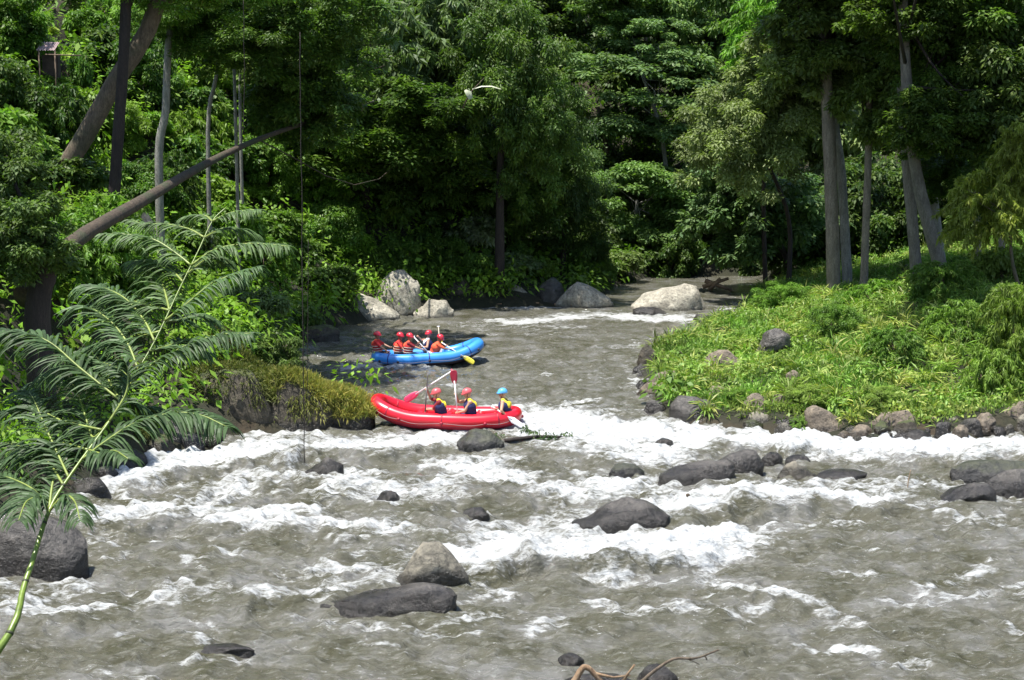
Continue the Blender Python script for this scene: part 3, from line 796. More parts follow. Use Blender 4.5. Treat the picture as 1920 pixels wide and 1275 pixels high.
def crown_mesh(kind, seed):
    """crown in unit radius 1 x 1 x 1 (scaled by the tree), centre at the origin"""
    global rng
    keep = rng; rng = np.random.default_rng(seed)
    buf = LeafBuf()
    if kind == 'broad':
        for k in range(105):
            d = rand_dir(1, 0.15)[0]; r = rng.uniform(0.35, 0.98) if k > 30 else rng.uniform(0.7, 1.12)
            pr = rng.uniform(0.11, 0.25)
            add_puff(buf, d * r, pr, int(1250 * pr), 0.08, 0.52, flat=rng.uniform(0.7, 1.0), tone=rng.uniform(0.7, 1.25), hue=rng.uniform(0, 0.15), shell=0.3, up=0.25, droop=0.35)
    elif kind == 'fine':
        for k in range(120):
            d = rand_dir(1, 0.15)[0]; r = rng.uniform(0.35, 1.1)
            pr = rng.uniform(0.09, 0.22)
            add_puff(buf, d * r, pr, int(2000 * pr), 0.055, 0.42, flat=rng.uniform(0.7, 1.1), tone=rng.uniform(0.7, 1.25), hue=rng.uniform(0, 0.15), shell=0.25, up=0.2)
    elif kind == 'tier':            # cauliflower-like layers with dark gaps between
        for k in range(80):
            a = rng.uniform(0, 6.283); r = math.sqrt(rng.uniform(0, 1)) * 0.95
            lev = rng.choice([-0.7, -0.15, 0.4, 0.8]) + rng.uniform(-.14, .14)
            rr_ = r * math.sqrt(max(1 - lev * lev * 0.6, 0.1))
            add_puff(buf, np.array([math.cos(a) * rr_, math.sin(a) * rr_, lev - r * 0.15]), rng.uniform(0.12, 0.24), 260, 0.065, 0.5, flat=0.7,
                     tone=rng.uniform(0.8, 1.25), hue=rng.uniform(0, 0.12), up=0.6, shell=0.4)
    elif kind == 'droop':           # sprays of long narrow hanging leaves
        for k in range(150):
            d = rand_dir(1, 0.15)[0]; r = rng.uniform(0.35, 0.8)
            p0 = d * r; out = nrm((d * np.array([1, 1, 0.35]) + rng.normal(size=3) * 0.25)[None])[0]
            n = 85; t = rng.random(n); ln = rng.uniform(0.25, 0.45)
            P = p0[None] + out[None] * (t * ln)[:, None]; P[:, 2] -= (t ** 2) * ln * 0.55
            side = rng.normal(size=(n, 3)) * 0.55
            Dv = nrm(out[None] * 0.5 + side + np.array([0, 0, -0.75]))
            Nv = nrm(rng.normal(size=(n, 3)) + np.array([0, 0, 0.6]))
            Ls = rng.uniform(0.08, 0.16, n)
            tn = rng.uniform(0.75, 1.2)
            buf.add(P, Dv, Nv, Ls, Ls * 0.24, tn * rng.uniform(0.75, 1.25, n), rng.random(n) ** 3 * 0.4, 0.3)
    elif kind == 'bush':
        for k in range(60):
            d = rand_dir(1, 0.7)[0]; d[2] = abs(d[2]) * 0.8; r = rng.uniform(0.3, 0.8)
            pr = rng.uniform(0.14, 0.30)
            add_puff(buf, d * r, pr, 130, 0.125, 0.5, shell=0.3, tone=rng.uniform(0.75, 1.2), hue=rng.uniform(0, 0.15))
    me = buf.mesh('crown_' + kind)
    me.materials.append(M_leaf)
    rng = keep
    return me

CROWNS = {k: [crown_mesh(k, 11 * i + 5 * j + 3) for j in range(2)] for i, k in enumerate(['broad', 'fine', 'tier', 'droop', 'bush'])}

def tube_bm(bm, pts, rads, seg=8, jit=0.0, cap=True, seed=0):
    pts = [Vector(p) for p in pts]
    rings = []
    ref = Vector((0.13, 1, 0.21)).normalized()
    rr_ = random.Random(seed)
    for i, p in enumerate(pts):
        t = (pts[min(i + 1, len(pts) - 1)] - pts[max(i - 1, 0)]).normalized()
        if i == 0:
            a = t.cross(ref)
            if a.length < 0.2: a = t.cross(Vector((1, 0, 0)))
        else:
            a = a - t * a.dot(t)
        a.normalize(); b = t.cross(a)
        ring = []
        for k in range(seg):
            an = 2 * math.pi * k / seg
            r = rads[i] * (1 + rr_.uniform(-jit, jit))
            ring.append(bm.verts.new(p + (a * math.cos(an) + b * math.sin(an)) * r))
        rings.append(ring)
    for i in range(len(rings) - 1):
        for k in range(seg):
            bm.faces.new((rings[i][k], rings[i][(k + 1) % seg], rings[i + 1][(k + 1) % seg], rings[i + 1][k]))
    if cap:
        bm.faces.new(rings[0][::-1]); bm.faces.new(rings[-1])

def finish(name, bm, mat, parent=None, smooth=True):
    me = bpy.data.meshes.new(name); 
    bmesh.ops.recalc_face_normals(bm, faces=bm.faces)
    bm.to_mesh(me); bm.free()
    if smooth:
        for p in me.polygons: p.use_smooth = True
    return link(name, me, parent, mat)

def curve_pts(pts, n):
    """Catmull-Rom through pts"""
    pts = [Vector(p) for p in pts]
    P = [pts[0] * 2 - pts[1]] + pts + [pts[-1] * 2 - pts[-2]]
    out = []
    m = len(pts) - 1
    for i in range(n + 1):
        t = i / n * m; k = min(int(t), m - 1); f = t - k
        a, b, c, d = P[k], P[k + 1], P[k + 2], P[k + 3]
        out.append(0.5 * ((2 * b) + (c - a) * f + (2 * a - 5 * b + 4 * c - d) * f * f + (3 * b - a - 3 * c + d) * f ** 3))
    return out

_t = [0]
def tree(label, crowns, trunk, r0, r1, col, bark, group=None, name='jungle_tree', cat='tree', local=True, nbranch=5):
    """crowns: list of (cx, cy, rx, ry, Y, kind) in image position and depth; trunk: list of world points or None"""
    _t[0] += 1; rs = random.Random(_t[0] * 17)
    C = []
    for (cx, cy, rx, ry, Y, kind) in crowns:
        c = D(cx, cy, Y); k = Y / F
        C.append((c, rx * k, ry * k, kind))
    if trunk is None:
        c = C[0][0]; x, y = land(c.x + rs.uniform(-1, 1) * 0.2, c.y + 0.3)
        zb = max(zt(x, y), 0.0) if True else 0
        trunk = [(x, y, zb - 0.3), (x * 0.8 + c.x * 0.2 + rs.uniform(-.3, .3), y * 0.85 + c.y * 0.15, zb + (c.z - zb) * 0.45), (c.x, c.y, c.z)]
    base = Vector(trunk[0])
    root = empty(name, base)
    tag(root, label, cat, group)
    bm = bmesh.new()
    cp = curve_pts([Vector(p) - base for p in trunk], 16)
    rads = [r0 + (r1 - r0) * (i / 16) ** 0.8 for i in range(17)]
    rads[0] *= 1.35
    tube_bm(bm, cp, rads, 12, 0.06, seed=_t[0])
    finish('trunk', bm, bark, root)
    top = cp[-1]
    for (c, rx, ry, kind) in C:
        cl = c - base
        far_ = (cp[14] - cl).length > 1.5 * max(rx, ry)
        for k in range(1 if far_ else nbranch):
            st = cp[rs.randint(11, 15)]
            a = rs.uniform(0, 6.283)
            e = cl + Vector((math.cos(a) * rx * 0.5, math.sin(a) * rx * 0.6, rs.uniform(-0.3, 0.6) * ry))
            md = (st + e) / 2 + Vector((rs.uniform(-.1, .1) * rx, 0, -0.12 * (e - st).length * rs.uniform(-0.3, 1)))
            bm = bmesh.new()
            bp = curve_pts([st, md, e], 7)
            rb = max(r1 * 0.42, 0.03)
            tube_bm(bm, bp, [rb * (1 - 0.8 * i / 7) for i in range(8)], 6, 0.05, seed=k)
            finish('branch', bm, M_bark_dark if bark in (M_bark_mid, M_bark_pale) else bark, root)
        me = CROWNS[kind][rs.randint(0, 1)]
        o = link('crown', me, root)
        o.location = cl; o.scale = (rx, rx * 0.85, ry)
        o.rotation_euler = (rs.uniform(-.1, .1), rs.uniform(-.1, .1), rs.uniform(0, 6.28))
        v = rs.uniform(0.9, 1.1)
        v *= 1.25; o.color = (col[0] * v * 1.05, col[1] * v, col[2] * v, 1)
    return root

DARK = (0.050, 0.105, 0.022); MIDG = (0.085, 0.175, 0.030); BRIGHT = (0.13, 0.27, 0.03); OLIVE = (0.155, 0.205, 0.08)
GREY = (0.10, 0.14, 0.075); BLUEG = (0.070, 0.135, 0.055); LIME = (0.20, 0.33, 0.03)
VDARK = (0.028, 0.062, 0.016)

def gz(x, y, e=-0.3): return (x, y, zt(x, y) + e)

def land(x, y, m=0.7):
    for k in range(60):
        for dx, dy in ((0, k * 0.35), (k * 0.35, 0), (-k * 0.35, 0), (k * .25, k * .25), (-k * .25, k * .25)):
            if river_sd(np.array([x + dx]), np.array([y + dy]))[0] > m: return x + dx, y + dy
    return x, y

def on_ground(px, py, y0=24, y1=110):
    Y = np.arange(y0, y1, 0.25); d = ray(px, py); k = Y / d.y
    z = CAMH + d.z * k
    hit = (z <= height(d.x * k, Y)) & (river_sd(d.x * k, Y) > 0.2)
    if not hit.any(): return None
    return D(px, py, float(Y[np.argmax(hit)]))

def trunk_px(pts, Y, foot=True):
    """trunk polyline from image positions at one depth, footed on the ground"""
    P = [D(a, b, Y) for a, b in pts]
    z = zt(P[0].x, P[0].y)
    if z < P[0].z: P = [Vector((P[0].x - (P[1].x - P[0].x) * 0.1, P[0].y, z - 0.3))] + P
    else: P[0].z = z - 0.2
    return P

# --- background forest: trees at the back of the valley and the high canopy over it
def back_forest():
    rs = random.Random(99)
    lab = 'dark broad-leaved tree deep in the jungle at the back of the valley'
    row = []
    for Y, z_lo, z_hi, n in ((96, 9, 13, 13), (106, 14, 19, 14), (118, 19, 25, 14)):
        for i in range(n):
            x = (i + 0.5 + rs.uniform(-.25, .25)) / n * 2 - 1
            x *= Y * 0.47
            row.append((x, Y + rs.uniform(-4, 4), rs.uniform(z_lo, z_hi)))
    for k, (x, y, z) in enumerate(row):
        base = Vector(gz(x, y))
        root = empty('jungle_tree', base); tag(root, lab, 'tree', 'dark trees at the back of the valley')
        bm = bmesh.new()
        hgt = max(z - base.z, 4)
        cp = curve_pts([(0, 0, 0), (rs.uniform(-.5, .5), 0, hgt * 0.5), (rs.uniform(-.8, .8), 0, hgt)], 8)
        tube_bm(bm, cp, [0.28 - 0.02 * i for i in range(9)], 8, 0.05)
        finish('trunk', bm, M_bark_brown if k % 2 else M_bark_dark, root)
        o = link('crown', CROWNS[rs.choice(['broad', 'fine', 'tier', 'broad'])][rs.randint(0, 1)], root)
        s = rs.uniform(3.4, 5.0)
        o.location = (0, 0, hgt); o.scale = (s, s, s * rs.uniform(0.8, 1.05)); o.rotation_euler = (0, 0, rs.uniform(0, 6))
        c = rs.choice([DARK, BLUEG, MIDG, OLIVE]) if abs(x - 3.5) > 3.2 else VDARK; o.color = (*c, 1)  # very dark leaves at the central gap paint its deep shade
back_forest()

T = tree
# tall canopy tree whose top is above the picture: shades the middle
T('huge dark tree overhanging the middle of the left bank, its long trunk leaning right', [(560, 50, 190, 110, 56, 'fine'), (750, 250, 235, 105, 74, 'fine'), (450, 60, 140, 80, 54, 'fine'), (560, 200, 110, 80, 58, 'broad')],
  [D(50, 560, 34), D(130, 460, 36), D(270, 375, 41), D(400, 300, 50), D(520, 248, 56), D(700, 190, 66)], 0.27, 0.06, DARK, M_bark_log, nbranch=3, name='jungle_tree')
T('tall tree with hanging narrow leaves at the top centre', [(680, 70, 180, 130, 75, 'droop'), (840, 50, 150, 120, 76, 'droop'), (780, 150, 110, 90, 75, 'droop')], None, 0.25, 0.12, (0.075, 0.125, 0.045), M_bark_dark)
T('dense mid-green tree between the hanging-leaf tree and the dark gap', [(940, 150, 120, 150, 72, 'fine'), (1010, 250, 95, 120, 72, 'fine')], None, 0.3, 0.14, (0.05, 0.105, 0.02), M_bark_dark)
T('dark spreading tree over the far bank boulders', [(830, 290, 180, 120, 78, 'fine'), (960, 350, 150, 120, 79, 'fine'), (740, 380, 120, 100, 77, 'broad')], None, 0.35, 0.15, DARK, M_bark_dark)
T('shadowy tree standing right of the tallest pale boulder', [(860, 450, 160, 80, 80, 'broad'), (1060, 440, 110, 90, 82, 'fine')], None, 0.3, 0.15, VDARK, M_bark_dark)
T('slim tree with a pointed crown above the far bank', [(1060, 330, 90, 120, 80, 'fine')], None, 0.2, 0.1, (0.05, 0.10, 0.035), M_bark_dark)
T('layered umbrella-crowned tree on the far slope right of the dark gap', [(1210, 170, 165, 85, 96, 'tier'), (1220, 75, 115, 55, 97, 'tier')],
  [gz(10.8, 96), D(1250, 330, 96), D(1235, 230, 96), D(1200, 130, 96)], 0.22, 0.10, (0.095, 0.165, 0.065), M_bark_grey)
T('dense tree behind the umbrella-crowned tree at the top', [(1330, 80, 120, 110, 99, 'broad'), (1170, 20, 100, 50, 99, 'broad')], None, 0.3, 0.12, (0.06, 0.115, 0.035), M_bark_dark)
T('rounded light green tree hanging over the river bend', [(1195, 375, 130, 72, 93, 'tier'), (1300, 400, 100, 80, 94, 'broad'), (1150, 450, 90, 60, 92, 'broad')], None, 0.2, 0.1, (0.09, 0.165, 0.05), M_bark_grey)
T('big olive-green tree leaning out over the right bank', [(1390, 255, 140, 115, 72, 'fine'), (1480, 160, 120, 90, 71, 'broad')], [gz(14.6, 74), D(1480, 420, 74), D(1450, 330, 73), D(1400, 250, 72)], 0.14, 0.08, OLIVE, M_bark_dark)
T('dark leafy tree under the big olive tree', [(1430, 420, 150, 90, 80, 'broad'), (1370, 350, 100, 70, 80, 'broad')], None, 0.25, 0.12, BLUEG, M_bark_dark)
T('bright feathery bamboo-like tree at the top right of centre', [(1450, 60, 95, 95, 76, 'droop')], None, 0.15, 0.08, (0.12, 0.27, 0.03), M_bark_dark, cat='tree')
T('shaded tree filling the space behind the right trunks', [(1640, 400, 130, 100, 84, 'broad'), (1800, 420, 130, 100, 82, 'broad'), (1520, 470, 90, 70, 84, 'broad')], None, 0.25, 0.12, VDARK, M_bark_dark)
# trunks on the right bank
T('thickest straight pale trunk on the right bank, first from the left', [(1560, 70, 140, 95, 68, 'broad'), (1600, -120, 220, 120, 66, 'broad')], trunk_px([(1563, 528), (1556, 300), (1548, 130), (1535, -60)], 68), 0.36, 0.27, (0.075, 0.115, 0.035), M_bark_pale, group='straight trunks on the right bank')
T('thinner grey trunk right behind the thickest one', [(1650, 60, 110, 80, 70, 'broad')], trunk_px([(1588, 510), (1578, 330), (1566, 200), (1600, 60)], 71), 0.29, 0.17, MIDG, M_bark_grey, group='straight trunks on the right bank')
T('slender trunk standing alone, third from the left on the right bank', [(1690, 190, 120, 95, 66, 'broad'), (1640, -30, 120, 80, 67, 'broad')], trunk_px([(1620, 520), (1628, 300), (1634, 60)], 67), 0.22, 0.15, (0.075, 0.12, 0.03), M_bark_pale, group='straight trunks on the right bank')
T('upright dark-based trunk crossing behind the leaning one', [(1780, 120, 120, 100, 60, 'fine'), (1850, 30, 150, 110, 60, 'broad')], trunk_px([(1722, 552), (1712, 430), (1698, 285), (1690, 150)], 61), 0.27, 0.20, DARK, M_bark_mid, group='straight trunks on the right bank')
T('stout leaning trunk with its foot to the right', [(1760, 230, 120, 70, 58, 'broad'), (1900, 200, 130, 120, 58, 'broad'), (1700, 30, 130, 80, 60, 'broad'), (1740, -140, 210, 70, 53, 'fine'), (1600, -170, 140, 60, 50, 'fine')], trunk_px([(1776, 562), (1740, 420), (1712, 285), (1698, 120), (1692, -60)], 59), 0.31, 0.19, (0.045, 0.085, 0.02), M_bark_mid, group='straight trunks on the right bank')
T('grey trunk half hidden behind the leaning one', [(1770, 330, 80, 50, 68, 'broad')], trunk_px([(1765, 485), (1752, 380), (1740, 250), (1750, 200)], 69), 0.25, 0.17, DARK, M_bark_grey, group='straight trunks on the right bank')
T('slim trunk near the right edge behind the yellowish bamboo', [(1900, 320, 100, 90, 62, 'fine')], trunk_px([(1878, 455), (1888, 350), (1895, 250)], 62), 0.17, 0.12, DARK, M_bark_pale, group='straight trunks on the right bank')
T('thin dark trunk between the leaning one and the right edge', [(1830, 180, 80, 80, 66, 'fine')], trunk_px([(1834, 480), (1830, 350), (1826, 220)], 66), 0.18, 0.12, VDARK, M_bark_pale, group='straight trunks on the right bank')
T('yellow-green bamboo thicket at the right edge', [(1850, 390, 90, 90, 52, 'droop'), (1930, 300, 80, 90, 52, 'droop')], [gz(19.3, 52), D(1900, 500, 52), D(1890, 390, 52)], 0.08, 0.05, (0.15, 0.19, 0.03), M_bark_brown, name='bamboo_thicket', cat='bamboo', nbranch=3)
T('tall reed-like plant hanging over the shore at the right edge', [(1905, 620, 75, 115, 42, 'droop')], [gz(15.2, 42.3), D(1900, 690, 42.2), D(1900, 600, 42)], 0.06, 0.03, (0.12, 0.19, 0.03), M_bark_brown, name='reed_plant', cat='plant', nbranch=2)
# trunks on the left hillside
T('thick brown trunk leaning right on the left hillside', [(400, -60, 190, 90, 47, 'fine')], trunk_px([(108, 350), (170, 235), (225, 140), (275, 60), (310, -40)], 46), 0.34, 0.26, MIDG, M_bark_brown, nbranch=2, group='trees on the left hillside')
T('almost black upright trunk crossing the leaning brown one', [(180, -70, 160, 80, 45, 'fine')], trunk_px([(212, 400), (222, 250), (232, 100), (238, -40)], 44.5), 0.20, 0.16, DARK, M_bark_dark, nbranch=2, group='trees on the left hillside')
T('pale grey curved trunk right of the black trunk', [(330, 20, 110, 75, 54, 'fine')], trunk_px([(298, 290), (310, 210), (316, 80), (330, 20)], 54), 0.17, 0.13, MIDG, M_bark_grey, nbranch=2, group='trees on the left hillside')
T('thin whitish curved trunk left of the twin saplings', [(420, -40, 120, 60, 58, 'fine')], trunk_px([(390, 245), (404, 150), (420, 60), (432, -30)], 58), 0.10, 0.06, MIDG, M_bark_grey, nbranch=2, group='trees on the left hillside')
T('whitish sapling, left one of the upper pair', [(470, -50, 70, 50, 60, 'fine')], trunk_px([(440, 160), (436, 60), (442, -40)], 60), 0.08, 0.05, MIDG, M_bark_grey, nbranch=2, group='trees on the left hillside')
T('whitish sapling, right one of the upper pair', [(500, 120, 80, 60, 62, 'droop')], trunk_px([(450, 170), (456, 80), (468, -40)], 62), 0.08, 0.05, (0.09, 0.15, 0.03), M_bark_grey, nbranch=2, group='trees on the left hillside')
T('broad black trunk at the left edge with a side branch to the right', [(40, 450, 110, 90, 33, 'broad'), (-20, 330, 110, 100, 34, 'broad')],
  [gz(-11.3, 33.5), D(70, 590, 33.5), D(85, 500, 33.5), D(60, 400, 33.5)], 0.36, 0.22, (0.05, 0.095, 0.025), M_bark_dark, group='trees on the left hillside')

def shrub(label, cx, cy, rx, ry, Y, col, kind='bush', group='shrubs above the water', cat='shrub'):
    og = on_ground(cx, cy + ry * 0.75, max(Y - 10, 25), Y + 32)
    if og: Y = og.y
    c = D(cx, cy + ry * 0.3, Y); k = Y / F
    lx, ly = land(c.x, c.y, 0.4)
    if abs(lx - c.x) > 3: lx, ly = c.x, c.y
    c = Vector((lx, ly, c.z)); zb = zt(c.x, c.y)
    root = empty('shrub', (c.x, c.y, zb)); tag(root, label, cat, group)
    rs = random.Random(int(cx * 7 + cy))
    bm = bmesh.new()
    top = c.z - zb
    for q in range(4):
        e = Vector((rs.uniform(-.5, .5) * rx * k, rs.uniform(-.3, .3) * rx * k, top + ry * k * rs.uniform(0.1, 0.7)))
        tube_bm(bm, curve_pts([(rs.uniform(-.1, .1), 0, -0.2), (e.x * 0.4, e.y * 0.5, e.z * 0.4), e], 6), [0.06 - 0.007 * i for i in range(7)], 5, 0.1)
    finish('stem', bm, M_bark_brown, root)
    o = link('foliage', CROWNS[kind][rs.randint(0, 1)], root)
    o.location = (0, 0, top); o.scale = (rx * k, rx * k * 0.8, ry * k * 1.2); o.rotation_euler = (0, 0, rs.uniform(0, 6))
    o.color = (col[0] * 1.2, col[1] * 1.15, col[2] * 1.1, 1)
    return root
S = shrub
S('fresh green shrub in front of the little shed', 95, 150, 50, 30, 50, (0.12, 0.24, 0.03))
S('silvery-leaved shrub above the domed pale boulder', 900, 430, 80, 55, 71, (0.15, 0.19, 0.12))
S('second silvery shrub, lower and to the right of the first', 960, 490, 70, 35, 72, (0.11, 0.16, 0.085))
S('light green shrub above the tallest pale boulder', 660, 455, 60, 40, 62, BRIGHT)
S('yellow-green shrub above the wedge-shaped pale boulder', 1020, 500, 45, 32, 74, (0.13, 0.21, 0.035))
S('drooping pale shrub at the left side of the river bend', 1165, 490, 60, 45, 86, (0.10, 0.15, 0.05))
S('broad-leaved green shrub right behind the tallest pale boulder', 745, 480, 55, 40, 74, (0.06, 0.13, 0.025), 'broad')
S('deep green shrub filling the bank above the mossy boulder', 830, 480, 60, 45, 75, (0.05, 0.11, 0.02), 'broad')
S('mid green shrub behind the domed pale boulder', 905, 505, 55, 35, 75, (0.07, 0.15, 0.03), 'broad')
S('hanging green shrub right of the wedge-shaped pale boulder', 1105, 490, 50, 50, 80, (0.075, 0.15, 0.03), 'droop')
S('dark hanging shrub over the far end of the river', 1260, 470, 70, 50, 93, (0.04, 0.09, 0.02), 'broad')
S('green shrub on the left bank above the long sloping boulder', 620, 430, 70, 55, 64, (0.07, 0.16, 0.025), 'broad')
S('pale green shrub left of the long sloping boulder', 640, 520, 45, 40, 62, (0.08, 0.17, 0.03), 'bush')
S('olive shrub below the light green river-bend tree', 1120, 440, 60, 60, 78, (0.07, 0.11, 0.035))
S('small dark conical shrub at the upper tip of the right bank', 1398, 505, 38, 48, 66, (0.035, 0.08, 0.02))
S('mid green shrub behind the dark conical one', 1460, 490, 60, 40, 74, (0.06, 0.11, 0.04))
S('dark hanging shrub on the left bank behind the blue raft', 610, 520, 80, 55, 56, (0.045, 0.095, 0.022))
S('leafy shrub hanging to the water left of the blue raft', 560, 590, 75, 60, 50, (0.05, 0.105, 0.025))
S('grey-green shrub growing behind the outcrop', 470, 600, 95, 70, 43.5, (0.085, 0.135, 0.055), 'broad')
S('low leafy shrub between outcrop and blue raft', 520, 660, 60, 40, 44, (0.07, 0.12, 0.035), 'broad')
S('light shrub on the left bank above the leafy one', 560, 470, 80, 60, 56, (0.05, 0.11, 0.02))
S('mid green shrub on the hillside right of the dead stump', 500, 420, 90, 60, 52, (0.06, 0.13, 0.022))
S('bright yellow-green bush on the left slope near the black trunk', 130, 545, 60, 35, 36, (0.17, 0.27, 0.03))
S('brightest lime bush at the upper left beside the shed roof', 150, 40, 40, 50, 55, LIME)
S('lime bush hanging over the shed', 60, 55, 60, 22, 57, (0.22, 0.30, 0.03))
S('lime bush right of the brightest one', 205, 50, 32, 26, 53, (0.18, 0.26, 0.03))
S('vine-covered dark bush left of the leaning brown trunk', 150, 130, 34, 62, 50, (0.05, 0.14, 0.02))
S('vivid green bush under the pale grey trunk', 280, 230, 60, 45, 52, (0.11, 0.24, 0.025))
S('vivid green bush on the slope left of the leaning brown trunk', 90, 220, 110, 55, 46, (0.12, 0.24, 0.035))
S('pale green bush at the left edge below the fan leaves', 30, 270, 90, 50, 42, (0.12, 0.22, 0.05))
S('mid green bush below the log', 330, 440, 80, 45, 46, (0.07, 0.15, 0.025))
S('yellowish bush right of the pale curved saplings', 480, 200, 70, 45, 58, (0.11, 0.18, 0.03), 'droop')
S('light green bush low on the centre-left bank', 470, 355, 60, 30, 53, (0.13, 0.24, 0.03))
S('yellow-green patch of leaves hanging in the central shade', 740, 400, 50, 35, 62, (0.11, 0.17, 0.02))
S('small bright bush in the central gap', 700, 480, 30, 30, 64, (0.06, 0.12, 0.02))

def hill_bushes():
    rs = random.Random(31); k = 0
    for _ in range(400):
        if k >= 60: break
        px, py = rs.uniform(-40, 640), rs.uniform(60, 560)
        p = on_ground(px, py, 36, 95)
        if p is None or (40 < px < 160 and 60 < py < 260) or p.x > -3 or (p.y < 45 and p.x > -10.5): continue
        k += 1
        r = rs.uniform(0.8, 1.9) * (0.7 + p.y / 150)
        root = empty('shrub', p); ci = rs.randint(0, 4); cn = ['fresh green', 'deep green', 'light green', 'very dark green', 'yellow-green'][ci]; tag(root, '%s leafy shrub standing in the undergrowth of the left hillside' % cn, 'shrub', '%s shrubs scattered over the left hillside' % cn)
        bm = bmesh.new(); tube_bm(bm, [(0, 0, -0.3), (0.05, 0, r * 0.5), (0, 0.05, r * 0.9)], [0.07, 0.05, 0.03], 6); finish('stem', bm, M_bark_brown, root)
        o = link('foliage', CROWNS[rs.choice(['bush', 'bush', 'broad', 'droop'])][rs.randint(0, 1)], root)
        o.location = (0, 0, r * 0.75); o.scale = (r, r, r * rs.uniform(0.8, 1.3)); o.rotation_euler = (0, 0, rs.uniform(0, 6))
        c = [(0.09, 0.2, 0.02), (0.05, 0.13, 0.018), (0.13, 0.26, 0.03), (0.035, 0.085, 0.015), (0.16, 0.27, 0.03)][ci]; o.color = (*c, 1)
hill_bushes()

RS = [(1560, 600, 60, 40, (0.09, 0.19, 0.03), 'low dark green weed clump in the shade under the straight trunks'),
 (1680, 640, 70, 45, (0.10, 0.20, 0.035), 'bushy weed clump in the middle of the grassy bank'),
 (1800, 600, 80, 60, (0.12, 0.22, 0.035), 'leafy thicket right of the leaning trunk foot'),
 (1860, 690, 70, 70, (0.15, 0.25, 0.045), 'tall light green thicket at the right end of the bank'),
 (1910, 560, 70, 70, (0.12, 0.20, 0.04), 'tall thicket at the right edge above the reed plant'),
 (1400, 640, 45, 26, (0.17, 0.27, 0.05), 'pale weed clump near the tip of the right bank'),
 (1290, 665, 40, 22, (0.15, 0.25, 0.06), 'low weed clump at the outer tip of the right bank'),
 (1510, 745, 55, 28, (0.19, 0.28, 0.06), 'yellowish weed clump above the tilted slab'),
 (1290, 725, 40, 20, (0.11, 0.22, 0.035), 'green weed clump just behind the big angular shore rock'),
 (1380, 745, 36, 20, (0.13, 0.24, 0.04), 'small weed clump between two brown rocks on the front shore'),
 (1500, 790, 26, 14, (0.14, 0.25, 0.05), 'weed tuft growing over the water left of the tilted slab'),
 (1650, 745, 50, 26, (0.18, 0.27, 0.06), 'yellow-green weed clump above the long block-shaped rock'),
 (1470, 560, 70, 34, (0.10, 0.22, 0.03), 'green weed clump at the foot of the trunks, left side'),
 (1640, 545, 60, 34, (0.12, 0.25, 0.03), 'green weed clump between the slender trunk and the crossing pair'),
 (1770, 520, 80, 50, (0.09, 0.18, 0.03), 'dark bushy growth behind the leaning trunk foot'),
 (1880, 490, 70, 60, (0.11, 0.17, 0.03), 'bushy growth under the yellow-green bamboo')]
for (a, b, c, d, e, lab) in RS:
    o = on_ground(a, b + d * 0.6, 36, 84)
    S(lab, a, b, c, d, o.y if o else 50, e, random.Random(a).choice(['bush', 'bush', 'droop', 'fine']), 'weed clumps on the right bank', 'weeds')

# --- undergrowth (nobody could count it)
def undergrowth():
    buf = LeafBuf()
    n = 13000
    X = rng.uniform(-48, 40, n); Y = rng.uniform(26, 128, n)
    sd = river_sd(X, Y); H = height(X, Y)
    bare = fbm(X * 0.16, Y * 0.16, seed=77, octs=3) > 0.40
    vis = (np.abs(X) < 0.42 * Y + 2) & (sd > 0.35)
    right = (X > 1) & (Y < 80) & (sd < 40) & (X > 5)
    keep = vis & ~((X > -8.3) & (X < -3.2) & (Y > 37) & (Y < 42)) & ~right & ~bare
    # denser close by
    keep &= rng.random(n) < np.clip(60 / Y, 0.45, 1.0)
    X, Y, H, sd = X[keep], Y[keep], H[keep], sd[keep]
    for x, y, h, s in zip(X, Y, H, sd):
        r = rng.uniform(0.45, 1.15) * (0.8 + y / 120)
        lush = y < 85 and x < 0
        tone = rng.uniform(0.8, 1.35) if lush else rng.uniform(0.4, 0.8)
        m = int((70 if y < 62 else 34) * r)
        L = rng.choice([0.15, 0.2, 0.27]) * (0.8 + y / 140)
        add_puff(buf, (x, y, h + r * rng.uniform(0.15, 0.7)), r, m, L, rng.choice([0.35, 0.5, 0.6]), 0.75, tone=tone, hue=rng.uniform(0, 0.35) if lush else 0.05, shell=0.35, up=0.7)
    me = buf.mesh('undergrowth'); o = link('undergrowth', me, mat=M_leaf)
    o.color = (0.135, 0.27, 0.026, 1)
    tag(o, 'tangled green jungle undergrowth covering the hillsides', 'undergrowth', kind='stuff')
undergrowth()

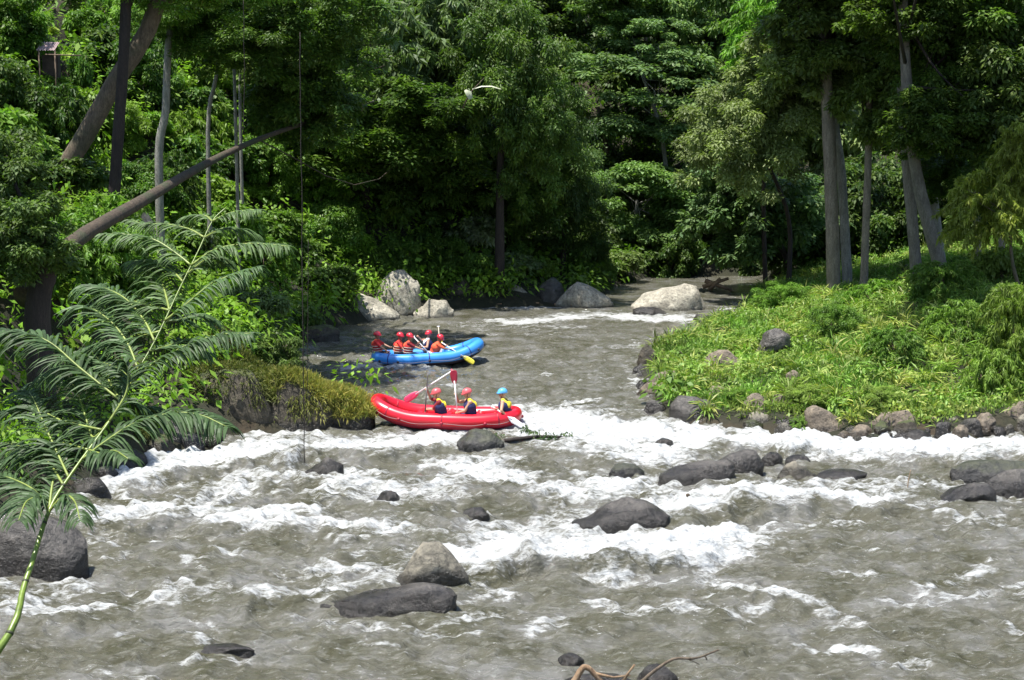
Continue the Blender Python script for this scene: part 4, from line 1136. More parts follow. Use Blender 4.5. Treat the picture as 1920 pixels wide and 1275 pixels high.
def right_grass():
    buf = LeafBuf()
    n = 290000
    X = rng.uniform(4, 34, n); Y = rng.uniform(36, 84, n)
    ok = (np.abs(X) < 0.40 * Y + 1.5)
    X, Y = X[ok], Y[ok]
    sd = river_sd(X, Y)
    ok = (sd > 0.25) & (rng.random(len(X)) < np.clip(sd / 1.2, 0.2, 1))
    X, Y, sd = X[ok], Y[ok], sd[ok]
    H = height(X, Y)
    pat = fbm(X * 0.55, Y * 0.55, seed=51, octs=3)
    pat2 = fbm(X * 1.4, Y * 1.4, seed=57, octs=3)
    clump = fbm(X * 1.0, Y * 1.0, seed=61, octs=2)
    n = len(X)
    P = np.stack([X, Y, H - 0.02], -1)
    kind = rng.random(n) < 0.40 + pat * 0.6          # True: broad weed leaves
    Dv = nrm(rng.normal(size=(n, 3)) * np.where(kind, 0.9, 0.42)[:, None] + np.array([0, 0, 1.0]))
    Nv = nrm(rng.normal(size=(n, 3)) + np.array([0, 0, 0.4]))
    hb = np.clip(0.62 + clump * 1.1, 0.2, 1.6)
    P[:, 2] += np.where(kind, rng.random(n) * 0.40 * hb, rng.random(n) * 0.1)
    L = np.where(kind, rng.uniform(0.08, 0.20, n), rng.uniform(0.25, 0.65, n) * hb)
    W = np.where(kind, L * 0.5, 0.035)
    tone = (0.95 + pat2 * 0.9) * rng.uniform(0.75, 1.3, n)
    hue = np.clip(0.18 + pat * 0.9 + rng.normal(size=n) * 0.15 - np.clip((Y - 52) / 40, 0, 0.3), 0, 1)  # less yellow further back: tree shade put into the grass colour
    buf.add(P, Dv, Nv, L, W, np.clip(tone, 0.3, 2), hue, 0.18)
    # taller tufts and leafy weeds
    for k in range(620):
        i = rng.integers(0, n)
        x, y = X[i], Y[i]
        if sd[i] < 0.8: continue
        r = rng.uniform(0.18, 0.5)
        add_puff(buf, (x, y, H[i] + r * 0.7), r, int(120 * r) + 15, rng.uniform(0.10, 0.20), 0.4, 0.9, tone=rng.uniform(0.8, 1.3), hue=rng.uniform(0, 0.4), shell=0.3)
    for k in range(1500):
        i = rng.integers(0, n)
        x, y = X[i], Y[i]
        m = int(rng.uniform(16, 34)); big = rng.uniform(0.35, 1.0)
        P = np.tile(np.array([[x, y, H[i] + 0.02]]), (m, 1)) + rng.normal(size=(m, 3)) * np.array([0.05, 0.05, 0.02])
        Dv = nrm(rng.normal(size=(m, 3)) * 0.6 + np.array([0, 0, 0.9]))
        L = big * rng.uniform(0.5, 1.0, m); tn = rng.uniform(0.55, 1.35); hu = rng.uniform(0, 1.0)
        # lower half and drooping upper half of every blade
        Nv = nrm(rng.normal(size=(m, 3)) * 0.3 + np.array([0, 0, 1.0]))
        buf.add(P, Dv, Nv, L * 0.62, 0.03 + L * 0.03, np.full(m, tn), np.clip(hu + rng.normal(size=m) * 0.1, 0, 1), 0.0, 0.1)
        P2 = P + Dv * (L * 0.5)[:, None]; D2 = nrm(Dv + np.array([0, 0, -0.75]))
        buf.add(P2, D2, Nv, L * 0.6, 0.03 + L * 0.03, np.full(m, tn * 1.1), np.clip(hu + rng.normal(size=m) * 0.1, 0, 1), 0.15, 0.1)
    me = buf.mesh('grass'); o = link('grass', me, mat=M_grass)
    o.color = (0.145, 0.275, 0.042, 1)
    tag(o, 'sunlit tall grass and weeds covering the right bank', 'grass', kind='stuff')
right_grass()

# ------------------------------------------------------------------ foreground frond plant
def strip(bm, pts, widths, nrmv):
    """a folded ribbon leaf, slightly V shaped, along pts"""
    prev = None
    for i, p in enumerate(pts):
        t = (pts[min(i + 1, len(pts) - 1)] - pts[max(i - 1, 0)]).normalized()
        s = t.cross(nrmv)
        if s.length < 1e-3: s = Vector((1, 0, 0))
        s.normalize(); u = s.cross(t)
        w = widths[i]
        row = [bm.verts.new(p + s * w * 0.5 - u * w * 0.18), bm.verts.new(p), bm.verts.new(p - s * w * 0.5 - u * w * 0.18)]
        if prev:
            bm.faces.new((prev[0], prev[1], row[1], row[0])); bm.faces.new((prev[1], prev[2], row[2], row[1]))
        prev = row

def frond(parent, base, pts, ll, n, seed, w=0.022, hang=1.0, tone=1.0, hue=0.1, name='frond'):
    """pinnate leaf: midrib through pts (local), leaflets of length ll hanging from both sides"""
    rs = random.Random(seed)
    cp = curve_pts(pts, 24)
    fr = bpy.data.objects.new(name, bpy.data.meshes.new(name))
    bm = bmesh.new()
    L = len(cp) - 1
    for k in range(n):
        t = 0.08 + 0.92 * k / (n - 1)
        f = t * L; i = min(int(f), L - 1)
        p = cp[i].lerp(cp[i + 1], f - i)
        tg = (cp[i + 1] - cp[i]).normalized()
        side = tg.cross(Vector((0, 0, 1)))
        if side.length < 0.2: side = tg.cross(Vector((0, 1, 0)))
        side.normalize()
        env = math.sin(math.pi * (0.12 + 0.80 * t)) ** 0.6
        for sg in (-1, 1):
            if rs.random() < 0.05: continue
            ln = ll * env * rs.uniform(0.8, 1.15)
            d = (side * sg * 0.85 + tg * 0.75 + Vector((rs.uniform(-.22, .22), rs.uniform(-.22, .22), 0.22 + rs.uniform(-.25, .2)))).normalized()
            ps = []; q = p.copy(); dd = d.copy()
            for s_ in range(6):
                ps.append(q.copy())
                q = q + dd * (ln / 5)
                dd = (dd + Vector((0, 0, -0.38 * hang * rs.uniform(0.7, 1.3)))).normalized()
            ww = w * rs.uniform(0.8, 1.2)
            strip(bm, ps, [ww * 0.5, ww, ww * 1.05, ww * 0.85, ww * 0.5, ww * 0.06], Vector((rs.uniform(-.3, .3), rs.uniform(-.5, .1), 1)).normalized())
    me = fr.data
    bm.to_mesh(me); bm.free()
    nf = len(me.polygons)
    a = me.attributes.new('tone', 'FLOAT', 'FACE'); a.data.foreach_set('value', np.repeat(rng.uniform(0.55, 1.3, nf // 2 + 1), 2)[:nf].astype(np.float32) * tone)
    a = me.attributes.new('hue', 'FLOAT', 'FACE'); a.data.foreach_set('value', np.full(nf, hue, dtype=np.float32))
    me.materials.append(M_leaf)
    COL.objects.link(fr); fr.parent = parent
    fr.color = (0.075, 0.135, 0.055, 1)
    bm = bmesh.new()
    tube_bm(bm, cp, [0.011 * (1 - 0.75 * i / L) + 0.002 for i in range(L + 1)], 6)
    finish('midrib', bm, M_frondstem, fr)
    return fr

def frond_plant():
    Y0 = 12.0
    def depth(py): return 11.0 + (1210 - py) / 800.0 * 3.2
    def P(px, py, dy=0.0): return D(px, py, depth(py) + dy)
    root_pos = Vector((-5.9, 10.2, zt(-5.9, 10.2)))
    root = empty('palm_plant', root_pos)
    tag(root, 'tall green cane with feathery palm-like fronds leaning in from the left', 'palm')
    stem_px = [(-10, 1230), (48, 1090), (92, 958), (140, 880), (205, 790), (240, 725), (290, 640), (335, 545), (372, 470), (398, 415), (425, 388)]
    pts = [Vector((0, 0, -0.1)), Vector((0.5, 0.25, 1.6))] + [P(a, b) - root_pos for a, b in stem_px]
    cp = curve_pts(pts, 60)
    bm = bmesh.new()
    rads = [0.044 * (1 - i / 60) ** 3.2 + 0.0065 for i in range(61)]
    tube_bm(bm, cp, rads, 12)
    finish('cane', bm, M_cane, root)
    for i in range(3, 40, 4):
        bm = bmesh.new()
        d = (cp[i + 1] - cp[i]).normalized()
        tube_bm(bm, [cp[i] - d * 0.012, cp[i], cp[i] + d * 0.012], [rads[i] * 1.03, rads[i] * 1.16, rads[i] * 1.03], 12)
        finish('joint', bm, M_canering, root)
    # (points of the midrib, leaflet length px, depth offset at tip)
    fr = [
     ([(95, 955), (70, 925), (40, 905), (0, 893), (-40, 905)], 85, 0.3, 30),
     ([(98, 950), (75, 935), (50, 940), (35, 975)], 60, -0.4, 20),
     ([(98, 950), (120, 930), (140, 940), (150, 975)], 55, -0.3, 20),
     ([(100, 950), (100, 900), (115, 870), (150, 850)], 60, 0.2, 22),
     ([(130, 890), (108, 850), (85, 800), (66, 755), (55, 735)], 85, 0.3, 34),
     ([(150, 870), (195, 830), (250, 795), (320, 775), (375, 778), (425, 800)], 80, -0.3, 46),
     ([(200, 795), (175, 820), (160, 780), (145, 735), (128, 708)], 75, 0.3, 30),
     ([(215, 765), (175, 838), (150, 780), (120, 715)], 0, 0, 0),
     ([(190, 812), (120, 790), (70, 770), (0, 775), (-40, 800)], 60, 0.5, 30),
     ([(220, 752), (205, 715), (190, 682), (180, 668)], 70, 0.3, 24),
     ([(235, 728), (290, 680), (350, 648), (410, 628), (470, 625)], 62, -0.4, 44),
     ([(215, 755), (150, 690), (90, 640), (30, 624), (-40, 628)], 85, -0.2, 48),
     ([(262, 685), (240, 645), (210, 605), (175, 580), (150, 575)], 72, 0.3, 36),
     ([(285, 630), (270, 600), (235, 560), (195, 540), (165, 535)], 70, 0.4, 36),
     ([(300, 610), (350, 570), (400, 530), (450, 512), (485, 500)], 52, -0.4, 40),
     ([(315, 580), (310, 550), (300, 520), (285, 500)], 62, 0.3, 26),
     ([(355, 500), (330, 475), (290, 450), (240, 440), (195, 438)], 50, 0.0, 44),
     ([(360, 495), (400, 470), (450, 458), (500, 458), (540, 462)], 45, -0.3, 42),
     ([(380, 450), (355, 430), (310, 420), (270, 420), (245, 412)], 42, 0.3, 36),
     ([(400, 415), (430, 400), (460, 395), (488, 393)], 34, -0.2, 28),
     ([(398, 415), (385, 405), (360, 405), (345, 412)], 34, 0.2, 22),
     ([(120, 905), (90, 865), (60, 850), (20, 860)], 70, 0.4, 28),
     ([(165, 850), (190, 850), (215, 845), (240, 860)], 50, -0.5, 20),
     ([(175, 835), (110, 830), (60, 840), (10, 830)], 70, 0.5, 30),
     ([(230, 740), (260, 760), (290, 770), (300, 800)], 60, 0.5, 24),
     ([(205, 790), (235, 740), (240, 700), (235, 680)], 60, -0.2, 24),
     ([(250, 700), (190, 680), (120, 690), (60, 720)], 75, 0.6, 34),
     ([(275, 655), (310, 650), (350, 640), (385, 660)], 60, 0.5, 28),
     ([(290, 625), (230, 640), (180, 650), (120, 670)], 70, 0.6, 32),
     ([(305, 600), (335, 600), (370, 590), (400, 600)], 55, 0.5, 26),
     ([(320, 575), (270, 570), (220, 560), (175, 575)], 60, 0.5, 30),
     ([(345, 530), (320, 505), (290, 490), (250, 490)], 55, 0.3, 28),
     ([(350, 520), (380, 490), (400, 485), (425, 490)], 48, 0.3, 24),
     ([(385, 440), (415, 430), (450, 430), (480, 440)], 42, 0.4, 26),
    ]
    for k, (pp, ll, dy, n) in enumerate(fr):
        if n == 0: continue
        m = len(pp) - 1
        q = [P(a, b, dy * i / m) - root_pos for i, (a, b) in enumerate(pp)]
        # start the frond on the cane itself
        c0 = min(cp, key=lambda c: (c - q[0]).length)
        q[0] = c0
        sc = depth(pp[0][1]) / F
        frond(root, root_pos, q, ll * sc * 1.25, int(n * 1.5), k + 3, w=0.017 + ll * 0.00017, tone=(0.85 if pp[0][1] > 700 else 1.1), hue=0.06 + 0.1 * (pp[0][1] < 600))
frond_plant()

# ------------------------------------------------------------------ rosette plants and other small growth
def rosette(label, px, py, Y, n, ln, w, col, seed, name='broad_leaf_plant', rise=0.7, group=None):
    p = on_ground(px, py + 12) or D(px, py, Y); p.z += 0.15; z = zt(p.x, p.y)
    root = empty(name, (p.x, p.y, min(z, p.z))); tag(root, label, 'plant', group)
    rs = random.Random(seed); zz = p.z - min(z, p.z)
    bm = bmesh.new(); tube_bm(bm, [(0, 0, -0.1), (0, 0, zz + 0.05)], [0.07, 0.05], 8); finish('stem', bm, M_frondstem, root)
    for k in range(n):
        a = 2 * math.pi * (k + rs.uniform(-.3, .3)) / n
        d = Vector((math.cos(a), math.sin(a), 0)); pts = []
        q = Vector((0, 0, zz)); dd = (d + Vector((0, 0, rise * rs.uniform(0.6, 1.6)))).normalized()
        for s_ in range(8):
            pts.append(q.copy()); q = q + dd * ln / 7; dd = (dd + Vector((0, 0, -0.16))).normalized()
        bm = bmesh.new()
        strip(bm, pts, [w * v for v in (0.15, 0.55, 0.9, 1, 0.95, 0.75, 0.45, 0.04)], Vector((0, 0, 1)))
        me = bpy.data.meshes.new('leaf'); bm.to_mesh(me); bm.free()
        nf = len(me.polygons)
        me.attributes.new('tone', 'FLOAT', 'FACE').data.foreach_set('value', np.full(nf, rs.uniform(0.8, 1.25), np.float32))
        me.attributes.new('hue', 'FLOAT', 'FACE').data.foreach_set('value', np.full(nf, rs.uniform(0, 0.3), np.float32))
        me.materials.append(M_leaf)
        o = link('leaf', me, root); o.color = (*col, 1)
rosette('big bright lime rosette plant below the shed roof', 78, 125, 48, 12, 1.05, 0.26, (0.20, 0.36, 0.03), 1, rise=0.9)
rosette('spreading fan-leaved plant at the left edge', 5, 225, 40, 11, 1.1, 0.14, (0.13, 0.21, 0.09), 2)
rosette('small pale-leaved plant among the weeds of the right bank', 1620, 675, 48, 7, 0.55, 0.14, (0.22, 0.36, 0.12), 3, group='leafy plants on the right bank')
rosette('light green leafy plant near the dark rock in the grass', 1500, 640, 52, 9, 0.7, 0.10, (0.16, 0.28, 0.05), 4, group='leafy plants on the right bank')
rosette('narrow-leaved plant on the slope between the trunks', 440, 300, 56, 10, 1.2, 0.14, (0.08, 0.16, 0.03), 5)
rosette('low leafy plant at the left edge beside the black trunk', 20, 500, 30, 9, 0.6, 0.09, (0.11, 0.2, 0.05), 6)
rosette('broad-leaved plant under the small palm leaf on the hillside', 400, 90, 62, 9, 1.3, 0.2, (0.09, 0.2, 0.03), 8)

# shed roof on the hillside
def shed():
    g0 = on_ground(88, 125); p = D(90, 86, (g0.y if g0 else 57) - 1.7); z = zt(p.x, p.y)
    root = empty('shed', (p.x, p.y, z - 0.1)); tag(root, 'small dark shed with a faded pinkish roof sheet on the upper left slope', 'shed')
    h = p.z - z + 0.1
    bm = bmesh.new()
    n = 14
    for k in range(n + 1):
        x = -0.42 + 0.84 * k / n
        zz = 0.015 * math.cos(k * math.pi)
    rows = [[bm.verts.new((-0.42 + 0.84 * k / 28 + (0.04 if s else -0.02), -0.30 + 0.6 * s, h - 0.22 + 0.42 * s + 0.018 * math.cos(k * math.pi / 2))) for k in range(29)] for s in (0, 1)]
    for k in range(28): bm.faces.new((rows[0][k], rows[0][k + 1], rows[1][k + 1], rows[1][k]))
    bmesh.ops.solidify(bm, geom=bm.faces[:], thickness=0.02)
    finish('roof_sheet', bm, M_roofsheet, root, False)
    bm = bmesh.new(); bmesh.ops.create_cube(bm, size=1, matrix=Matrix.Translation((0.02, 0.32, h * 0.5 - 0.2)) @ Matrix.Diagonal((0.72, 0.4, max(h - 0.4, 0.4), 1)))
    bmesh.ops.bevel(bm, geom=bm.edges[:], offset=0.03, segments=1)
    finish('wall', bm, M_darkwall, root, False)
    for sx in (-0.35, 0.38):
        bm = bmesh.new(); tube_bm(bm, [(sx, -0.25, 0), (sx, -0.25, h - 0.2)], [0.04, 0.035], 8); finish('post', bm, M_postwood, root)
    bm = bmesh.new(); tube_bm(bm, [(0.0, -0.4, h - 0.42), (1.6, -0.35, h - 0.46)], [0.03, 0.03], 8); finish('rail', bm, M_postwood, root)
shed()

def dead_stump():
    p = D(272, 403, 46); 
    root = empty('dried_leaf_clump', p - Vector((0, 0, 0.5))); tag(root, 'cone of pale dried palm leaves hanging below the leaning trunk', 'dead leaves')
    rs = random.Random(4)
    for k in range(16):
        a = k / 16 * 6.283
        bm = bmesh.new()
        e = Vector((math.cos(a) * rs.uniform(.25, .42), math.sin(a) * 0.3, rs.uniform(-.15, .1)))
        strip(bm, [Vector((0, 0, 0.75)), Vector((e.x * 0.4, e.y * 0.4, 0.5)), Vector((e.x * 0.8, e.y * 0.8, 0.25)), e], [0.05, 0.10, 0.13, 0.03], Vector((math.cos(a), math.sin(a), 0.6)))
        finish('dead_leaf', bm, M_thatch, root, False)
    z = zt(p.x, p.y)
    bm = bmesh.new(); tube_bm(bm, [(0, 0, z - p.z + 0.3), (0, 0, 0.75)], [0.09, 0.07], 8); finish('stem', bm, M_bark_brown, root)
dead_stump()

# vines that hang in front of the left half
def vine(label, pts, Y, r=0.012):
    P = [D(a, b, Y) for a, b in pts]; base = P[0]
    bm = bmesh.new(); c = curve_pts([p - base for p in P], 24)
    rs = random.Random(int(pts[0][0]))
    c = [q + Vector((rs.uniform(-.01, .01), rs.uniform(-.01, .01), 0)) for q in c]
    tube_bm(bm, c, [r] * 25, 6)
    o = finish('vine', bm, M_bark_dark, None); o.location = base
    tag(o, label, 'vine', 'thin hanging vines')
vine('long thin vine hanging in front of the outcrop down to the rapids', [(562, 60), (565, 300), (568, 600), (571, 868)], 30, 0.010)
vine('short thin vine just right of the long one', [(578, 450), (577, 600), (576, 726)], 31, 0.007)
vine('thin dark vine hanging from the crown left of centre', [(456, 0), (458, 130), (456, 250)], 34, 0.009)

# pale broken leaf in the central tree
def pale_leaf():
    p = D(880, 178, 59)
    root = empty('fallen_palm_leaf', p); tag(root, 'bleached broken palm leaf caught in the crown of the central tree', 'leaf')
    k = 54 / F
    bm = bmesh.new()
    strip(bm, [Vector((-8 * k, -0.1, 10 * k)), Vector((0, -0.2, 4 * k)), Vector((4 * k, -0.1, -8 * k))], [0.12, 0.3, 0.2], Vector((0.2, -0.8, 0.5)))
    finish('leaf_base', bm, M_paleleaf, root)
    bm = bmesh.new()
    strip(bm, [Vector((6 * k, 0, 12 * k)), Vector((25 * k, 0, 18 * k)), Vector((45 * k, 0, 18 * k)), Vector((64 * k, 0, 12 * k))], [0.05, 0.1, 0.1, 0.04], Vector((0, -0.5, 0.8)))
    finish('leaf_blade', bm, M_paleleaf, root)
    bm = bmesh.new()
    tube_bm(bm, [Vector((-14 * k, 0.5, -26 * k)), Vector((-6 * k, 0.2, -10 * k)), Vector((5 * k, 0, 8 * k)), Vector((30 * k, 0, 34 * k))], [0.03, 0.03, 0.02, 0.01], 8)
    finish('twig', bm, M_bark_brown, root)
pale_leaf()

# ------------------------------------------------------------------ driftwood and sticks
def stick(label, pts, r0, r1, mat, name='stick', cat='branch', side=(), group=None):
    base = Vector(pts[0]); root = empty(name, base); tag(root, label, cat, group)
    bm = bmesh.new(); c = curve_pts([Vector(p) - base for p in pts], 14) if len(pts) > 2 else [Vector(p) - base for p in pts]
    tube_bm(bm, c, [r0 + (r1 - r0) * i / (len(c) - 1) for i in range(len(c))], 8, 0.12, seed=len(pts))
    finish('stem', bm, mat, root)
    for s in side:
        bm = bmesh.new(); tube_bm(bm, [Vector(p) - base for p in s], [r1 * 1.1] + [r1 * 0.5] * (len(s) - 1), 6); finish('twig', bm, mat, root)
Yb = 18.6
stick('crooked reddish dead branch sticking out at the bottom edge', [D(1070, 1290, Yb), D(1090, 1256, Yb), D(1102, 1252, Yb), D(1122, 1272, Yb), D(1150, 1300, Yb)], 0.05, 0.03, M_drift, 'dead_branch',
      side=[[D(1110, 1262, Yb), D(1150, 1270, Yb), D(1182, 1266, Yb)], [D(1165, 1282, Yb), D(1178, 1262, Yb), D(1190, 1246, Yb)]])
stick('long thin brown branch reaching up right from the bottom edge', [D(1190, 1290, Yb), D(1222, 1262, Yb), D(1262, 1236, Yb), D(1305, 1234, Yb), D(1348, 1218, Yb)], 0.028, 0.012, M_bark_brown, 'dead_branch',
      side=[[D(1290, 1236, Yb), D(1300, 1240, Yb), D(1312, 1246, Yb)], [D(1322, 1230, Yb), D(1326, 1238, Yb)]])
p = G(1290, 954); stick('short broken post standing in the rapids', [p + Vector((0, 0, -0.4)), p + Vector((0.01, 0, 0.15)), p + Vector((-0.01, 0, 0.33))], 0.055, 0.04, M_bark_brown, 'broken_post', 'post')
p = G(1702, 922); stick('thin pale reed stalk sticking out of the water at right', [p + Vector((0, 0, -0.3)), p + Vector((0.0, 0, 0.2)), p + Vector((0.05, 0, 0.5))], 0.014, 0.008, M_drift, 'reed_stalk', 'reed')
rs = random.Random(12)
for k in range(13):
    px = 925 + k * 10 + rs.uniform(-6, 6); py = 573 + rs.uniform(-4, 2)
    a = G(px, py); d = Vector((rs.uniform(0.5, 1.3), rs.uniform(-.3, .3), rs.uniform(0, .08)))
    stick('bleached driftwood piece at the waterline of the far bank', [a + Vector((0, 0, 0.08)), a + d + Vector((0, 0, 0.1))], 0.06, 0.035, M_drift, 'driftwood', 'driftwood', group='driftwood pieces on the far bank')
for k, (x0, y0, x1, y1) in enumerate([(1318, 534, 1366, 520), (1322, 522, 1372, 542), (1330, 540, 1350, 520)]):
    a = G(x0, 540, 0.1); Yk = 80
    stick(['pale log lying up to the right at the far river bend', 'pale log crossing over the others at the far river bend', 'short steep log in the pile at the far river bend'][k],
          [D(x0, y0 + 4, Yk), D(x1, y1 + 2, Yk - 0.4)], 0.13, 0.08, M_drift, 'driftwood', 'driftwood', group='logs piled at the far bend')
for k, (x, y) in enumerate([(820, 572), (862, 573), (900, 576), (1005, 572), (1070, 576)]):
    a = G(x, y); stick('thin driftwood stick lying along the far shore', [a + Vector((0, 0, 0.1)), a + Vector((1.1, 0.2, 0.14))], 0.045, 0.03, M_drift, 'driftwood', 'driftwood', group='thin sticks on the far shore')

# leafy debris by the black boulder
def debris():
    buf = LeafBuf()
    for (x, y, r) in [(985, 815, .10), (1005, 825, .16), (1035, 828, .13), (1060, 826, .15), (930, 828, .14), (1015, 832, .2)]:
        p = G(x, y); add_puff(buf, (p.x, p.y, 0.13), r * 1.5, 60, 0.11, 0.45, 0.6, tone=0.8, shell=0.2)
    o = link('leafy_debris', buf.mesh('leafy_debris'), mat=M_leaf); o.color = (0.05, 0.1, 0.03, 1)
    tag(o, 'dark leafy branch debris caught right of the black boulder', 'debris', kind='stuff')
    p0 = G(945, 832); p1 = G(1075, 828)
    stick('dark submerged branch holding leafy debris right of the black boulder', [p0 + Vector((0, 0, 0.08)), (p0 + p1) / 2 + Vector((0, 0, 0.16)), p1 + Vector((0, 0, 0.1))], 0.06, 0.03, M_bark_dark, 'dead_branch')
debris()

# ------------------------------------------------------------------ rafts
def ring_path(Lh, Wh, n=96, bow=0.42, stern=0.30):
    """centre line of the raft tube: long oval, ends lifted; bow at -x"""
    out = []
    for i in range(n):
        a = 2 * math.pi * i / n
        c, s = math.cos(a), math.sin(a)
        x = Lh * math.copysign(abs(c) ** 0.75, c); y = Wh * math.copysign(abs(s) ** 0.62, s)
        t = abs(x) / Lh
        z = (bow if x < 0 else stern) * max(0, (t - 0.30) / 0.70) ** 2.0
        out.append(Vector((x, y, z)))
    return out

def closed_tube(bm, path, rad, seg=16, off=Vector((0, 0, 0))):
    n = len(path); rings = []
    for i, p in enumerate(path):
        t = (path[(i + 1) % n] - path[(i - 1) % n]).normalized()
        a = t.cross(Vector((0, 0, 1))).normalized(); b = a.cross(t)
        rings.append([bm.verts.new(p + off + (a * math.cos(2 * math.pi * k / seg) + b * math.sin(2 * math.pi * k / seg)) * rad) for k in range(seg)])
    for i in range(n):
        for k in range(seg):
            bm.faces.new((rings[i][k], rings[i][(k + 1) % seg], rings[(i + 1) % n][(k + 1) % seg], rings[(i + 1) % n][k]))

def raft(label, loc, rot, Lh, Wh, R_, mt, md, mb, bow, stern):
    root = empty('raft', loc); root.rotation_euler = rot; tag(root, label, 'raft', 'inflatable rafts on the river')
    path = ring_path(Lh, Wh, bow=bow, stern=stern)
    z0 = Vector((0, 0, R_ * 0.72))
    bm = bmesh.new(); closed_tube(bm, path, R_, 18, z0); finish('tube', bm, mt, root)
    bm = bmesh.new()                                  # rubbing strake and keel under the tube
    closed_tube(bm, [p * 1.0 for p in path], R_ * 0.80, 14, z0 + Vector((0, 0, -R_ * 0.42))); finish('lower_strake', bm, mb, root)
    bm = bmesh.new()
    pin = [Vector((p.x * 0.93, p.y * 0.88, p.z)) for p in path]
    half = len(pin) // 2
    cols = []
    for i in range(half + 1):
        a = pin[i]; b = pin[-i % len(pin)]
        cols.append([bm.verts.new(a.lerp(b, t) + Vector((0, 0, R_ * 0.15 + 0.03 * math.cos(9 * math.pi * t)))) for t in [k / 10 for k in range(11)]])
    for i in range(half):
        for k in range(10): 
            try: bm.faces.new((cols[i][k], cols[i][k + 1], cols[i + 1][k + 1], cols[i + 1][k]))
            except ValueError: pass
    bmesh.ops.remove_doubles(bm, verts=bm.verts[:], dist=0.0005)
    finish('floor', bm, md, root)
    for x in (-Lh * 0.36, Lh * 0.06, Lh * 0.46):
        bm = bmesh.new(); tube_bm(bm, [(x, -Wh + R_ * 0.5, R_ * 0.85), (x, 0, R_ * 0.9), (x, Wh - R_ * 0.5, R_ * 0.85)], [R_ * 0.62] * 3, 16); finish('thwart', bm, mt, root)
    bm = bmesh.new()                                  # perimeter line with its loops
    rp = []
    for i, p in enumerate(path):
        q = path[(i + 1) % len(path)]; t = (q - p).normalized(); a = t.cross(Vector((0, 0, 1))).normalized()
        if a.dot(Vector((p.x, p.y, 0))) < 0: a = -a
        sag = 0.04 * abs(math.sin(i * math.pi / 8))
        rp.append(p + z0 + a * R_ * 0.98 + Vector((0, 0, -0.05 - sag)))
    closed_tube(bm, rp, 0.006, 6); finish('rope', bm, M_rope, root)
    for i in range(0, len(path), 8):
        bm = bmesh.new()
        bmesh.ops.create_uvsphere(bm, u_segments=10, v_segments=6, radius=0.05, matrix=Matrix.Translation(rp[i]))
        finish('ring_patch', bm, mb, root)
    # end caps of the chambers: darker seams around the tube
    for i in (12, 24, 36, 60, 72, 84):
        p = path[i]; t = (path[(i + 1) % 96] - path[i - 1]).normalized()
        bm = bmesh.new(); tube_bm(bm, [p + z0 - t * 0.02, p + z0 + t * 0.02], [R_ * 1.012] * 2, 18); finish('seam', bm, md, root)
    return root

RED_LOC = G(832, 806) + Vector((0, 0.95, 0.05))
red = raft('red inflatable raft with three people about to drop into the rapid', RED_LOC, (math.radians(-2), math.radians(1.5), math.radians(-4)), 1.97, 0.78, 0.205, M_red, M_reddark, M_reddark, 0.36, 0.14)
BLUE_LOC = G(800, 686) + Vector((0, 1.0, 0.06))
blue = raft('blue inflatable raft carrying five people in red helmets', BLUE_LOC, (math.radians(-1), math.radians(-3), math.radians(7)), 1.88, 0.78, 0.215, M_blue, M_navy, M_blacktube, 0.10, 0.34)
bpy.context.view_layer.update()

# ------------------------------------------------------------------ people
def cap_bm(bm, a, b, ra, rb, seg=12):
    a, b = Vector(a), Vector(b)
    for p, r in ((a, ra), (b, rb)):
        bmesh.ops.create_icosphere(bm, subdivisions=2, radius=r, matrix=Matrix.Translation(p))
    d = b - a
    if d.length > 1e-4:
        q = d.to_track_quat('Z', 'Y').to_matrix().to_4x4()
        bmesh.ops.create_cone(bm, cap_ends=True, segments=seg, radius1=ra, radius2=rb, depth=d.length, matrix=Matrix.Translation((a + b) / 2) @ q)

def ell(bm, c, r, rot=None):
    M_ = Matrix.Translation(Vector(c)) @ (rot.to_4x4() if rot else Matrix()) @ Matrix.Diagonal((*r, 1))
    bmesh.ops.create_icosphere(bm, subdivisions=3, radius=1, matrix=M_)

def remeshed(name, bm, voxel, mat, parent, smooth_it=3):
    me = bpy.data.meshes.new(name); bm.to_mesh(me); bm.free()
    tmp = bpy.data.objects.new('tmp', me); COL.objects.link(tmp)
    r = tmp.modifiers.new('r', 'REMESH'); r.mode = 'VOXEL'; r.voxel_size = voxel; r.use_smooth_shade = True
    if smooth_it:
        s = tmp.modifiers.new('s', 'SMOOTH'); s.factor = 0.5; s.iterations = smooth_it
    dg = bpy.context.evaluated_depsgraph_get()
    m2 = bpy.data.meshes.new_from_object(tmp.evaluated_get(dg))
    bpy.data.objects.remove(tmp); bpy.data.meshes.remove(me)
    for p in m2.polygons: p.use_smooth = True
    m2.name = name
    return link(name, m2, parent, mat)

def ik(sh, hd, l1, l2, pole):
    d = hd - sh; L = min(d.length, (l1 + l2) * 0.995)
    d.normalize(); hd2 = sh + d * L
    a = (l1 * l1 - l2 * l2 + L * L) / (2 * L); h = math.sqrt(max(l1 * l1 - a * a, 0))
    pv = pole - d * pole.dot(d)
    if pv.length < 1e-3: pv = Vector((0, 0, -1))
    return sh + d * a + pv.normalized() * h, hd2

